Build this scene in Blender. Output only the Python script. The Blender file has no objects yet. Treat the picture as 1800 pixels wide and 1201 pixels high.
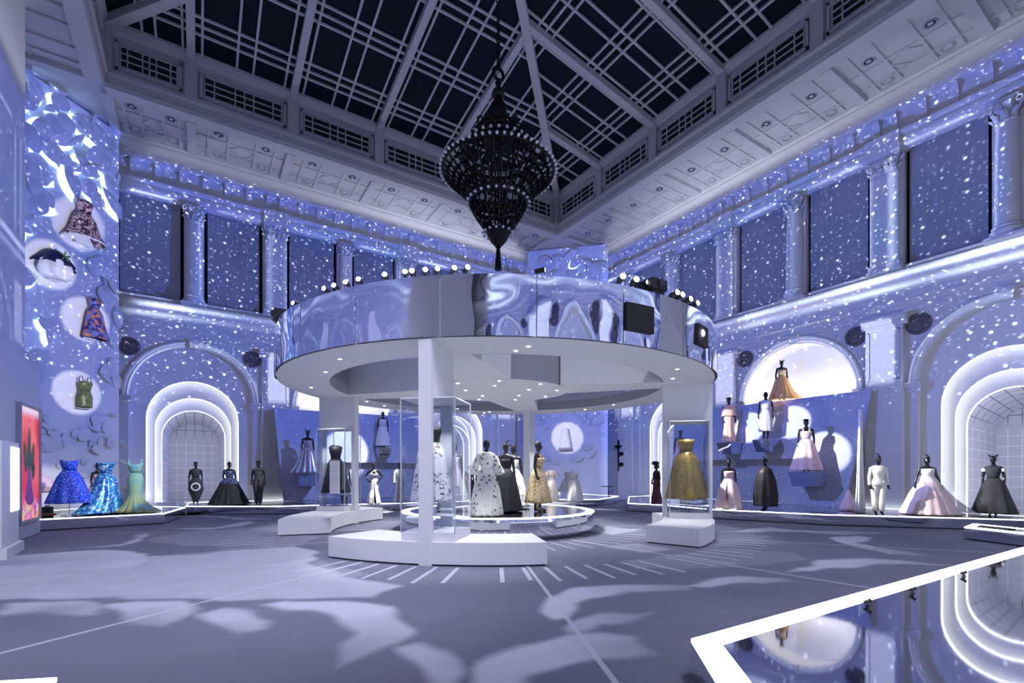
import bpy, math, random
import numpy as np
from mathutils import Matrix, Vector

random.seed(7)
SC = bpy.context.scene
COL = SC.collection
PI = math.pi
R = math.radians

# ------------------------------------------------------------------ camera, world, exposure
F, H0, EYE = 858.0, 828.0, 1.65            # focal length in px, horizon row, eye height
TH = R(57.27)
SN, CS = math.sin(TH), math.cos(TH)
cam_d = bpy.data.cameras.new('camera')
cam_d.sensor_fit = 'HORIZONTAL'
cam_d.sensor_width = 36.0
cam_d.lens = F / 1800 * 36
cam_d.shift_y = (H0 - 600.5) / 1800
cam_d.clip_end = 200
cam = bpy.data.objects.new('camera', cam_d)
COL.objects.link(cam)
cam.location = (0, 0, EYE)
cam.rotation_euler = (PI / 2, 0, TH - PI / 2)
SC.camera = cam

world = bpy.data.worlds.new('world')
SC.world = world
world.use_nodes = True
world.node_tree.nodes['Background'].inputs[0].default_value = (0.02, 0.03, 0.06, 1)
world.node_tree.nodes['Background'].inputs[1].default_value = 0.3
SC.cycles.max_bounces = 8
SC.cycles.diffuse_bounces = 3
SC.cycles.glossy_bounces = 4
SC.cycles.transparent_max_bounces = 12
SC.cycles.caustics_reflective = False
SC.cycles.caustics_refractive = False
SC.view_settings.view_transform = 'Standard'
SC.view_settings.look = 'None'
SC.view_settings.exposure = 0.2
SC.view_settings.gamma = 1.0
SC.view_settings.use_curve_mapping = False

# room frame: X along the back wall (to the right), Y towards the back wall
CXc, CYc = 106 / F * 32, 32.0
def W(cx, cy):
    return (cx * SN + cy * CS, -cx * CS + cy * SN)
XB, YA = W(CXc, CYc)                        # right wall plane X, back wall plane Y
LA, LB = 27.2, 26.6
XC, YD = XB - LA, YA - LB
RX, RY = W(-0.4, 14.2)                      # centre of the ring canopy
ZC = 14.85                                  # ceiling soffit
ZP = 0.33                                   # display platform height
RO, RI, RD = 5.82, 4.6, 2.0                 # ring radii
RZ0, RZ1 = 3.955, 5.02                      # ring canopy underside and top

def PG(px, py, z=0.0):
    d = (EYE - z) * F / (py - H0)
    x, y = W((px - 900) / F * d, d)
    return (x, y, z)
def ray(px):
    return W((px - 900) / F, 1.0)
def PA(px, py, off=0.0):
    r = ray(px); d = (YA - off) / r[1]
    return (r[0] * d, r[1] * d, EYE + (H0 - py) * d / F)
def PB(px, py, off=0.0):
    r = ray(px); d = (XB - off) / r[0]
    return (r[0] * d, r[1] * d, EYE + (H0 - py) * d / F)
def PD(px, py, d):
    r = ray(px)
    return (r[0] * d, r[1] * d, EYE + (H0 - py) * d / F)
def depth(x, y):
    return x * CS + y * SN

# ------------------------------------------------------------------ node helpers
class X_:
    """an expression that grows math nodes in a node tree"""
    nt = None
    def __init__(s, sock): s.k = sock
    @staticmethod
    def op(o, *a):
        n = X_.nt.nodes.new('ShaderNodeMath'); n.operation = o
        for i, v in enumerate(a):
            if isinstance(v, X_): X_.nt.links.new(v.k, n.inputs[i])
            else: n.inputs[i].default_value = v
        return X_(n.outputs[0])
    def __add__(s, o): return X_.op('ADD', s, o)
    __radd__ = __add__
    def __sub__(s, o): return X_.op('SUBTRACT', s, o)
    def __rsub__(s, o): return X_.op('SUBTRACT', o, s)
    def __mul__(s, o): return X_.op('MULTIPLY', s, o)
    __rmul__ = __mul__
    def __truediv__(s, o): return X_.op('DIVIDE', s, o)
    def __rtruediv__(s, o): return X_.op('DIVIDE', o, s)
    def __neg__(s): return X_.op('MULTIPLY', s, -1.0)
def xabs(a): return X_.op('ABSOLUTE', a)
def xmin(a, b): return X_.op('MINIMUM', a, b)
def xmax(a, b): return X_.op('MAXIMUM', a, b)
def xpow(a, b): return X_.op('POWER', a, b)
def xgt(a, b): return X_.op('GREATER_THAN', a, b)
def xlt(a, b): return X_.op('LESS_THAN', a, b)
def sstep(a, e0, e1):
    n = X_.nt.nodes.new('ShaderNodeMapRange'); n.interpolation_type = 'SMOOTHSTEP'
    X_.nt.links.new(a.k, n.inputs['Value'])
    n.inputs['From Min'].default_value = e0; n.inputs['From Max'].default_value = e1
    if e0 > e1:
        n.inputs['From Min'].default_value = e1; n.inputs['From Max'].default_value = e0
        n.inputs['To Min'].default_value = 1; n.inputs['To Max'].default_value = 0
    return X_(n.outputs['Result'])
def gauss(a, m, s):
    d = (a - m) / s
    return X_.op('EXPONENT', -(d * d))
def xmod(a, p):
    return X_.op('FLOORED_MODULO', a, p)
def lk(a, b): X_.nt.links.new(a, b)
def vec(x, y, z=0.0):
    n = X_.nt.nodes.new('ShaderNodeCombineXYZ')
    for i, v in enumerate((x, y, z)):
        if isinstance(v, X_): lk(v.k, n.inputs[i])
        else: n.inputs[i].default_value = v
    return n.outputs[0]
def noise(v, scale, detail=2.0, out='Fac', dims='3D'):
    n = X_.nt.nodes.new('ShaderNodeTexNoise'); n.noise_dimensions = dims
    if v is not None: lk(v, n.inputs['Vector'])
    n.inputs['Scale'].default_value = scale; n.inputs['Detail'].default_value = detail
    return X_(n.outputs[out])
def voro(v, scale, feature='F1', dims='3D', rnd=1.0):
    n = X_.nt.nodes.new('ShaderNodeTexVoronoi'); n.voronoi_dimensions = dims; n.feature = feature
    if v is not None: lk(v, n.inputs['Vector'])
    n.inputs['Scale'].default_value = scale; n.inputs['Randomness'].default_value = rnd
    return n
def sepc(sock):
    n = X_.nt.nodes.new('ShaderNodeSeparateColor'); lk(sock, n.inputs[0])
    return [X_(o) for o in n.outputs[:3]]
def mixc(f, a, b):
    n = X_.nt.nodes.new('ShaderNodeMix'); n.data_type = 'RGBA'
    if isinstance(f, X_): lk(f.k, n.inputs[0])
    else: n.inputs[0].default_value = f
    for i, v in ((6, a), (7, b)):
        if isinstance(v, tuple): n.inputs[i].default_value = (*v[:3], 1)
        else: lk(v, n.inputs[i])
    return n.outputs[2]
def scalec(col, f):
    n = X_.nt.nodes.new('ShaderNodeVectorMath'); n.operation = 'SCALE'
    if isinstance(col, tuple): n.inputs[0].default_value = col[:3]
    else: lk(col, n.inputs[0])
    if isinstance(f, X_): lk(f.k, n.inputs['Scale'])
    else: n.inputs['Scale'].default_value = f
    return n.outputs[0]
def addc(a, b):
    n = X_.nt.nodes.new('ShaderNodeVectorMath'); n.operation = 'ADD'
    lk(a, n.inputs[0]); lk(b, n.inputs[1])
    return n.outputs[0]

MATS = {}
def new_mat(name):
    m = bpy.data.materials.new(name); m.use_nodes = True
    X_.nt = m.node_tree
    return m, m.node_tree.nodes['Principled BSDF']
def coords(kind='Object'):
    n = X_.nt.nodes.new('ShaderNodeTexCoord')
    return n.outputs[kind]
def bump(p, h, dist=0.01, strength=0.5):
    n = X_.nt.nodes.new('ShaderNodeBump')
    n.inputs['Strength'].default_value = strength; n.inputs['Distance'].default_value = dist
    lk(h.k, n.inputs['Height']); lk(n.outputs[0], p.inputs['Normal'])
def plain(name, c, rough=0.6, metal=0.0, var=0.08, scale=4.0, bmp=0.0, spec=0.5, alpha=1.0):
    if name in MATS: return MATS[name]
    m, p = new_mat(name)
    v = coords()
    f = noise(v, scale, 3.0)
    lk(mixc(f, tuple(x * (1 - var) for x in c), tuple(min(1, x * (1 + var)) for x in c)), p.inputs['Base Color'])
    p.inputs['Roughness'].default_value = rough; p.inputs['Metallic'].default_value = metal
    p.inputs['Specular IOR Level'].default_value = spec
    if alpha < 1: p.inputs['Alpha'].default_value = alpha
    if bmp: bump(p, noise(v, 60, 2.0), bmp)
    MATS[name] = m
    return m
def glow(name, c, s):
    if name in MATS: return MATS[name]
    m, p = new_mat(name)
    p.inputs['Base Color'].default_value = (*c, 1)
    p.inputs['Emission Color'].default_value = (*c, 1)
    p.inputs['Emission Strength'].default_value = s
    MATS[name] = m
    return m
def mirror(name, c, rough=0.03, wave=0.0, wscale=2.0, strength=0.3):
    if name in MATS: return MATS[name]
    m, p = new_mat(name)
    p.inputs['Base Color'].default_value = (*c, 1)
    p.inputs['Metallic'].default_value = 1.0; p.inputs['Roughness'].default_value = rough
    if wave:
        bump(p, noise(coords(), wscale, 1.0), wave, strength)
    MATS[name] = m
    return m
def glass(name):
    if name in MATS: return MATS[name]
    m, p = new_mat(name)
    nt = m.node_tree
    out = nt.nodes['Material Output']
    tr = nt.nodes.new('ShaderNodeBsdfTransparent'); tr.inputs[0].default_value = (0.93, 0.95, 0.98, 1)
    gl = nt.nodes.new('ShaderNodeBsdfGlossy'); gl.inputs['Roughness'].default_value = 0.02
    lw = nt.nodes.new('ShaderNodeLayerWeight'); lw.inputs[0].default_value = 0.5
    mx = nt.nodes.new('ShaderNodeMixShader')
    lk((0.03 + xpow(X_(lw.outputs['Facing']), 4.0) * 0.55).k, mx.inputs[0]); lk(tr.outputs[0], mx.inputs[1]); lk(gl.outputs[0], mx.inputs[2])
    lk(mx.outputs[0], out.inputs[0])
    MATS[name] = m
    return m

# ------------------------------------------------------------------ mesh helpers
class MB:
    def __init__(s): s.v = []; s.f = []
    def add(s, vs, fs):
        o = len(s.v); s.v += [tuple(v) for v in vs]; s.f += [tuple(i + o for i in f) for f in fs]
        return s
    def box(s, x0, x1, y0, y1, z0, z1):
        return s.add([(x0, y0, z0), (x1, y0, z0), (x1, y1, z0), (x0, y1, z0), (x0, y0, z1), (x1, y0, z1), (x1, y1, z1), (x0, y1, z1)],
                     [(0, 3, 2, 1), (4, 5, 6, 7), (0, 1, 5, 4), (1, 2, 6, 5), (2, 3, 7, 6), (3, 0, 4, 7)])
    def prism(s, pts, z0, z1):
        n = len(pts)
        return s.add([(x, y, z0) for x, y in pts] + [(x, y, z1) for x, y in pts],
                     [tuple(range(n))[::-1], tuple(range(n, 2 * n))] + [(i, (i + 1) % n, n + (i + 1) % n, n + i) for i in range(n)])
    def lathe(s, prof, n=24, c=(0, 0), a0=0, a1=2 * PI, cap=True):
        full = abs(a1 - a0 - 2 * PI) < 1e-6
        m = n if full else n + 1
        vs = []
        for r, z in prof:
            for i in range(m):
                a = a0 + (a1 - a0) * i / n
                vs.append((c[0] + r * math.cos(a), c[1] + r * math.sin(a), z))
        fs = []
        for j in range(len(prof) - 1):
            for i in range(n):
                k = (i + 1) % m
                fs.append((j * m + i, j * m + k, (j + 1) * m + k, (j + 1) * m + i))
        if cap and full:
            if prof[0][0] > 1e-4: fs.append(tuple(range(m))[::-1])
            if prof[-1][0] > 1e-4: fs.append(tuple(range((len(prof) - 1) * m, len(prof) * m)))
        return s.add(vs, fs)
    def tube(s, path, rad, n=8, close=False):
        P = [Vector(p) for p in path]; m = len(P)
        rr = rad if isinstance(rad, (list, tuple)) else [rad] * m
        vs = []; up = Vector((0, 0, 1)); prev = None
        for i in range(m):
            if close: t = P[(i + 1) % m] - P[(i - 1) % m]
            else: t = P[min(i + 1, m - 1)] - P[max(i - 1, 0)]
            t.normalize()
            if prev is None:
                a = up if abs(t.z) < 0.9 else Vector((1, 0, 0))
                u = t.cross(a).normalized()
            else:
                u = (prev - t * prev.dot(t)).normalized()
            prev = u; w = t.cross(u)
            for k in range(n):
                a = 2 * PI * k / n
                vs.append(P[i] + (u * math.cos(a) + w * math.sin(a)) * rr[i])
        fs = []
        for i in range(m if close else m - 1):
            j = (i + 1) % m
            for k in range(n):
                l = (k + 1) % n
                fs.append((i * n + k, i * n + l, j * n + l, j * n + k))
        if not close:
            fs.append(tuple(range(n))[::-1]); fs.append(tuple(range((m - 1) * n, m * n)))
        return s.add(vs, fs)
    def extrude_x(s, prof, x0, x1):
        """profile of (y,z) points run from x0 to x1, closed ends"""
        n = len(prof)
        return s.add([(x0, y, z) for y, z in prof] + [(x1, y, z) for y, z in prof],
                     [(i, (i + 1) % n, n + (i + 1) % n, n + i) for i in range(n)] + [tuple(range(n))[::-1], tuple(range(n, 2 * n))])
    def mesh(s, name):
        me = bpy.data.meshes.new(name); me.from_pydata(s.v, [], s.f); me.update()
        return me
    def build(s, name, mat=None, parent=None, smooth=False, loc=None, rz=0.0, fix=True):
        me = s.mesh(name)
        if fix: fix_normals(me)
        return put(name, me, mat, parent, smooth, loc, rz)
def fix_normals(me):
    import bmesh
    b = bmesh.new(); b.from_mesh(me)
    bmesh.ops.recalc_face_normals(b, faces=b.faces)
    b.to_mesh(me); b.free()
def put(name, me, mat=None, parent=None, smooth=False, loc=None, rz=0.0, rot=None, scale=None):
    o = bpy.data.objects.new(name, me); COL.objects.link(o)
    if mat is not None and not me.materials: me.materials.append(mat)
    if smooth and len(me.polygons):
        me.polygons.foreach_set('use_smooth', [True] * len(me.polygons))
        if hasattr(me, 'set_sharp_from_angle'): me.set_sharp_from_angle(angle=R(40))
    if parent is not None: o.parent = parent
    if loc is not None: o.location = loc
    if rot is not None: o.rotation_euler = rot
    elif rz: o.rotation_euler = (0, 0, rz)
    if scale is not None: o.scale = (scale,) * 3 if isinstance(scale, (int, float)) else scale
    return o
def empty(name, loc=(0, 0, 0), rz=0.0, parent=None):
    o = bpy.data.objects.new(name, None); COL.objects.link(o)
    o.location = loc; o.rotation_euler = (0, 0, rz); o.empty_display_size = 0.2
    if parent: o.parent = parent
    return o
def tag(o, label=None, cat=None, group=None, kind=None):
    if label: o['label'] = label
    if cat: o['category'] = cat
    if group: o['group'] = group
    if kind: o['kind'] = kind
    return o
def copy_tree(o, parent=None):
    c = o.copy(); COL.objects.link(c); c.parent = parent
    for ch in list(o.children): copy_tree(ch, c)
    return c

# ------------------------------------------------------------------ lights: wall projectors on the ring canopy
PER = 6.25                                  # bay period along the walls
def projector_light(name, loc, wall_dist, facing, x0, pil0, energy, reach=10.6, mapped=True, hk=1.0, spc=None, feat=1.0):
    """star-field projector aimed square at a wall; x0 is its place along the wall, pil0 a pilaster's place"""
    KK = 14.0      # power in the lamp, picture kept dim: the sampler then knows how strong the beam is
    l = bpy.data.lights.new(name, 'SPOT'); l.energy = energy * KK
    l.spot_size = R(152 if mapped else 114); l.spot_blend = 0.08; l.shadow_soft_size = 0.02
    o = bpy.data.objects.new(name, l); COL.objects.link(o)
    o.location = loc
    zax = Vector(facing); yax = Vector((0, 0, 1)); xax = yax.cross(zax)   # local Z away from the wall
    o.matrix_world = Matrix.Translation(loc) @ Matrix((xax, yax, zax)).transposed().to_4x4()
    l.use_nodes = True; X_.nt = l.node_tree
    em = [n for n in l.node_tree.nodes if n.type == 'EMISSION'][0]
    sx = X_.nt.nodes.new('ShaderNodeSeparateXYZ'); lk(coords('Normal'), sx.inputs[0])
    nx, ny, nz = [X_(q) for q in sx.outputs]
    c = xmax(-nz, 0.05)
    U = x0 - nx / c * wall_dist
    Z = loc[2] + ny / c * wall_dist
    v = vec(U, Z)
    # stars in three sizes
    def stars(scale, rad, thr, off):
        n = voro(vec(U + off, Z + off * 1.7), scale, dims='2D')
        rnd = sepc(n.outputs['Color'])[0]
        d = X_(n.outputs['Distance']) / scale
        return sstep(d, rad, rad * 0.35) * sstep(rnd, thr, 1.0)
    st = stars(1.9, 0.061, 0.48, 0.0) * 7.5 + stars(3.3, 0.042, 0.38, 3.3) * 4.8 + stars(5.5, 0.028, 0.32, 7.7) * 2.8
    st = st * sstep(Z, 3.2, 6.2) * sstep(Z, 15.2, 14.4)
    big = noise(v, 0.16, 1.5, dims='2D')
    patch = noise(vec(U + 40, Z), 0.34, 1.0, dims='2D')
    blue = mixc(sstep(big, 0.35, 0.65), (0.036, 0.072, 0.54), (0.070, 0.105, 0.60))
    blue = mixc(sstep(patch, 0.56, 0.74), blue, (0.015, 0.10, 0.62))
    low = sstep(Z, 4.4, 1.2)
    blue = mixc(low, blue, (0.14, 0.18, 0.46))
    wall = sstep(Z, 15.0, 14.4)
    # mapped highlights on the mouldings
    du = xmod(U - pil0 + PER / 2, PER) - PER / 2          # signed distance from the nearest pilaster
    dc = xmod(U - pil0, PER) - PER / 2                    # signed distance from the nearest bay centre
    adu, adc = xabs(du), xabs(dc)
    cor = (gauss(Z, 8.60, 0.12) * 3.4 + gauss(Z, 8.14, 0.12) * 1.6) * hk
    varh = sstep(noise(vec(U, 3.0), 0.22, 1.0, dims='2D'), 0.36, 0.56) * 0.85 + 0.15
    arc = gauss(Z, 13.1, 0.1) * 1.5 * sstep(xmin(adu, adc), 0.5, 0.9) * varh
    up = sstep(Z, 8.7, 9.1) * sstep(Z, 13.0, 12.7)
    colm = (gauss(adu, 0.36, 0.11) * 1.0 + gauss(adc, 0.16, 0.1) * 0.55) * up * (0.35 + varh * 0.8)
    rho = xpow(dc * dc + (Z - 4.65) * (Z - 4.65), 0.5)
    ring = gauss(rho, 2.35, 0.11) * sstep(Z, 4.5, 4.9) * 0.75
    pan = sstep(adu, 0.52, 0.42) * sstep(Z, 4.6, 4.9) * sstep(Z, 7.15, 7.0) * 1.3
    hl = addc(scalec((0.72, 0.83, 1.0), (cor * varh + arc + colm + ring) * feat), scalec((0.8, 0.84, 1.0), pan * feat))
    st = st * feat
    c1 = addc(addc(scalec(blue, wall), scalec((0.8, 0.88, 1.0), st)), scalec(hl, wall))
    # spill over the cornice on to the ceiling
    spill = sstep(Z, 14.6, 15.6) * X_.op('EXPONENT', (Z - 15.5) * -0.40) * sstep(Z, 40.0, 24.0) * 0.8
    if spc is not None: spill = spill * (0.28 + gauss(U, spc, 6.0) * 0.9)
    c1 = addc(c1, scalec((0.60, 0.62, 0.72), spill))
    side = xabs(U - x0)
    if not mapped:
        c1 = addc(scalec(blue, 1.0), scalec((0.8, 0.88, 1.0), st * 0.45))
        c1 = scalec(c1, sstep(Z, ZC - 0.05, ZC - 0.1))
    c1 = scalec(c1, sstep(Z, -6.0, 1.5) * sstep(side, reach, reach - (1.2 if mapped else 0.05)))
    lk(c1, em.inputs[0])
    lk(((1.0 / KK) / xmin(xmax(c * c * c, 0.016), 1.0)).k, em.inputs[1])
    return o
PRZ = 5.25
PRR = 6.05
PIL_A, PIL_B = 5.15, 4.85                   # first pilaster from the corner on each wall
projector_light('projector_beam', (RX, RY + PRR, PRZ), YA - RY - PRR, (0, -1, 0), XB - RX, PIL_A, 780, hk=1.0, spc=9.0)
projector_light('projector_beam', (RX + PRR, RY, PRZ), XB - RX - PRR, (-1, 0, 0), RY - YD, LB - PIL_B - 3 * PER, 900, hk=1.7, spc=16.5)
projector_light('projector_beam', (RX - PRR, RY, PRZ), RX - XC - PRR, (1, 0, 0), YA - RY, PIL_B, 560, feat=0.35)
projector_light('projector_beam', (RX, RY - PRR, PRZ), RY - YD - PRR, (0, 1, 0), RX - XC, LA - PIL_A - 3 * PER, 1150)

# projectors for the two paper leaf panels across the corners
for sx_, wx in ((1, XB), (-1, XC)):
    q = 0.70710678
    dd = abs(wx - RX) + (YA - RY)
    cx_, cy_ = wx - sx_ * 2.42, YA - 2.42
    dist = ((cx_ - RX) * sx_ + (cy_ - RY)) * q
    lat = (cx_ - RX) * (-sx_ * 0) # the beam is square to the panel
    px_, py_ = cx_ - sx_ * q * (dist - PRR), cy_ - q * (dist - PRR)
    projector_light('panel_projector_beam', (px_, py_, PRZ), dist - PRR, (-sx_ * q, -q, 0), 0.0, 0.0, 2100, 2.36, False)

def spot(name, loc, target, energy, size, blend=0.25, col=(1, 1, 1), soft=0.06):
    l = bpy.data.lights.new(name, 'SPOT'); l.energy = energy; l.color = col
    l.spot_size = R(size); l.spot_blend = blend; l.shadow_soft_size = soft
    o = bpy.data.objects.new(name, l); COL.objects.link(o)
    o.location = loc
    d = Vector(target) - Vector(loc)
    o.rotation_euler = d.to_track_quat('-Z', 'Y').to_euler()
    return o
# fill spots added under the soffit to wash the carpet
for tx, ty in ((XB - 2.2, YA - 2.0), (XC + 2.2, YA - 2.0), (XB - 2.2, YD + 2.0), (XC + 2.2, YD + 2.0)):
    spot('soffit_fill', (tx, ty, ZC - 0.3), (RX + (tx - RX) * 0.35, RY + (ty - RY) * 0.35, 0), 3300, 70, 0.9, (0.68, 0.70, 1.0), 0.25)
spot('soffit_fill', (RX - 1.0, YD + 2.0, ZC - 0.3), (RX, RY - 5.5, 0.8), 2600, 62, 0.9, (0.86, 0.87, 1.0), 0.25)  # added fill on the canopy front, from behind the viewer
spot('soffit_fill', (XC + 6.0, YD + 2.0, ZC - 0.3), (RX - 7.5, RY - 2.5, 0.0), 6200, 48, 0.9, (0.84, 0.83, 1.0), 0.25)  # added fill on the carpet at the left
# ------------------------------------------------------------------ shared materials
M_PLASTER = plain('white_plaster', (0.70, 0.70, 0.72), 0.75, var=0.05, scale=1.5, bmp=0.004)
M_BLIND = plain('grey_blind_fabric', (0.35, 0.37, 0.43), 0.85, var=0.12, scale=0.7)
M_BLACK = plain('black_void', (0.008, 0.008, 0.01), 0.8)
M_CEIL = plain('ceiling_paint', (0.62, 0.62, 0.66), 0.8, var=0.04, scale=2)
M_WHITE = plain('white_paint', (0.80, 0.80, 0.82), 0.55, var=0.03, scale=1.2)
M_IRON = plain('dark_bronze', (0.012, 0.010, 0.010), 0.45, metal=0.6, var=0.3, scale=20)
M_BLACKM = plain('black_lacquer', (0.012, 0.012, 0.014), 0.22, var=0.1)
M_BLACKP = plain('black_metal', (0.015, 0.015, 0.017), 0.45, var=0.1)
M_LED = glow('led_white', (0.90, 0.94, 1.0), 9.0)
M_LEDLINE = glow('led_line', (0.92, 0.95, 1.0), 4.0)
M_LENS = glow('lamp_lens', (1.0, 0.98, 0.95), 22.0)
M_DOT = glow('downlight_lens', (1.0, 1.0, 1.0), 25.0)
M_GLASS = glass('clear_glass')
M_CHROME = mirror('polished_steel', (0.80, 0.82, 0.88), 0.03, 0.02, 1.6, 0.25)
M_TOPMIRROR = mirror('dark_mirror_top', (0.42, 0.43, 0.47), 0.04)
M_MEDAL = plain('dark_stone_relief', (0.16, 0.145, 0.15), 0.7, var=0.6, scale=9, bmp=0.05)
M_GOLDTRIM = plain('capital_plaster', (0.58, 0.58, 0.60), 0.8, var=0.25, scale=14, bmp=0.02)

def grid_mat(name):
    m, p = new_mat(name)
    uv = X_.nt.nodes.new('ShaderNodeUVMap'); uv.uv_map = 'grid'
    sx = X_.nt.nodes.new('ShaderNodeSeparateXYZ'); lk(uv.outputs[0], sx.inputs[0])
    u, v = X_(sx.outputs[0]), X_(sx.outputs[1])
    def line(a, per, w): return xlt(xabs(xmod(a + per / 2, per) - per / 2), w)
    g = xmax(line(u, 0.36, 0.014), line(v, 0.36, 0.014))
    z = X_(X_.nt.nodes.new('ShaderNodeSeparateXYZ').outputs[2]); lk(coords('Object'), z.k.node.inputs[0])
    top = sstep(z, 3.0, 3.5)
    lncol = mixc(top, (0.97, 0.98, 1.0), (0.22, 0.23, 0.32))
    base = mixc(noise(coords(), 0.8, 2.0), (0.66, 0.67, 0.76), (0.76, 0.77, 0.86))
    lk(mixc(g, base, lncol), p.inputs['Base Color']); p.inputs['Roughness'].default_value = 0.7
    return m
M_GRID = grid_mat('tunnel_grid_print')

def arch_outline(c, w, spring, z0, n=20):
    pts = [(c - w, z0)]
    for i in range(n + 1):
        a = PI - PI * i / n
        pts.append((c + w * math.cos(a), spring + w * math.sin(a)))
    pts.append((c + w, z0))
    return pts
def strip(mb, pa, ya, pb, yb):
    n = len(pa)
    mb.add([(x, ya, z) for x, z in pa] + [(x, yb, z) for x, z in pb], [(i, i + 1, n + i + 1, n + i) for i in range(n - 1)])

def capital_mesh(square):
    mb = MB()
    if square:
        mb.box(-0.40, 0.40, 0.0, 0.20, 0.0, 0.07); mb.box(-0.50, 0.50, 0.0, 0.32, 0.57, 0.68)
        mb.add([(-0.38, 0, 0.07), (0.38, 0, 0.07), (0.38, 0.2, 0.07), (-0.38, 0.2, 0.07), (-0.46, 0, 0.57), (0.46, 0, 0.57), (0.46, 0.3, 0.57), (-0.46, 0.3, 0.57)],
               [(0, 1, 5, 4), (1, 2, 6, 5), (2, 3, 7, 6), (3, 0, 4, 7)])
        places = [(-0.3 + 0.2 * i, 0.2, 0) for i in range(4)] + [(0.39, 0.1, -PI / 2), (-0.39, 0.1, PI / 2)]
    else:
        mb.lathe([(0.26, 0), (0.30, 0.03), (0.27, 0.07), (0.27, 0.3), (0.36, 0.55), (0.36, 0.57)], 20)
        mb.prism([(0.45 * math.cos(PI / 4 + i * PI / 2) , 0.45 * math.sin(PI / 4 + i * PI / 2)) for i in range(4)], 0.57, 0.68)
        places = [(0.27 * math.cos(a), 0.27 * math.sin(a), a - PI / 2) for a in [i * PI / 4 for i in range(8)]]
    for row, (zz, hh) in enumerate(((0.08, 0.22), (0.26, 0.28))):
        for x, y, a in places:
            if row and square: x *= 1.12
            if row and not square:
                a += PI / 8; x, y = 0.29 * math.cos(a + PI / 2), 0.29 * math.sin(a + PI / 2)
            ca, sa = math.cos(a), math.sin(a)
            leaf = [(-0.085, 0.0, 0), (0.085, 0.0, 0), (0.095, 0.04, hh * .6), (0.05, 0.13, hh), (-0.05, 0.13, hh), (-0.095, 0.04, hh * .6), (0, 0.10, hh * .55), (0, 0.17, hh * .86)]
            mb.add([(x + p[0] * ca - p[1] * sa, y + p[0] * sa + p[1] * ca, zz + p[2]) for p in leaf], [(0, 1, 6), (1, 2, 6), (2, 3, 7, 6), (3, 4, 7), (4, 5, 6, 7), (5, 0, 6)])
    # corner scrolls
    for sx_ in (-1, 1):
        q = [(sx_ * (0.42 if square else 0.33) + 0.07 * math.cos(t), (0.30 if square else 0.30), 0.5 + 0.07 * math.sin(t)) for t in [i * PI / 4 for i in range(8)]]
        mb.tube(q, 0.025, 5, close=True)
    return mb.mesh('capital')
CAP_C, CAP_P = capital_mesh(False), capital_mesh(True)
SHAFT = MB().lathe([(0.36, 0), (0.36, 0.1), (0.40, 0.13), (0.40, 0.2), (0.34, 0.24), (0.33, 0.28), (0.36, 0.32), (0.31, 0.36), (0.30, 0.42), (0.30, 1.5), (0.285, 2.6), (0.26, 3.42)], 28).mesh('column_shaft')
CORB = MB().extrude_x([(0, 0), (0.07, 0.02), (0.09, 0.12), (0.07, 0.3), (0.11, 0.5), (0.19, 0.62), (0.22, 0.70), (0.22, 0.76), (0, 0.76)], -0.105, 0.105).mesh('corbel')
MEDAL = MB().add([], []).lathe([(0.0, 0.10), (0.10, 0.09), (0.13, 0.05), (0.2, 0.06), (0.26, 0.03), (0.30, 0.07), (0.36, 0.05), (0.37, 0.0)], 24, cap=False).mesh('medallion')
for _m in (SHAFT, CORB, MEDAL): fix_normals(_m)

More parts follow.
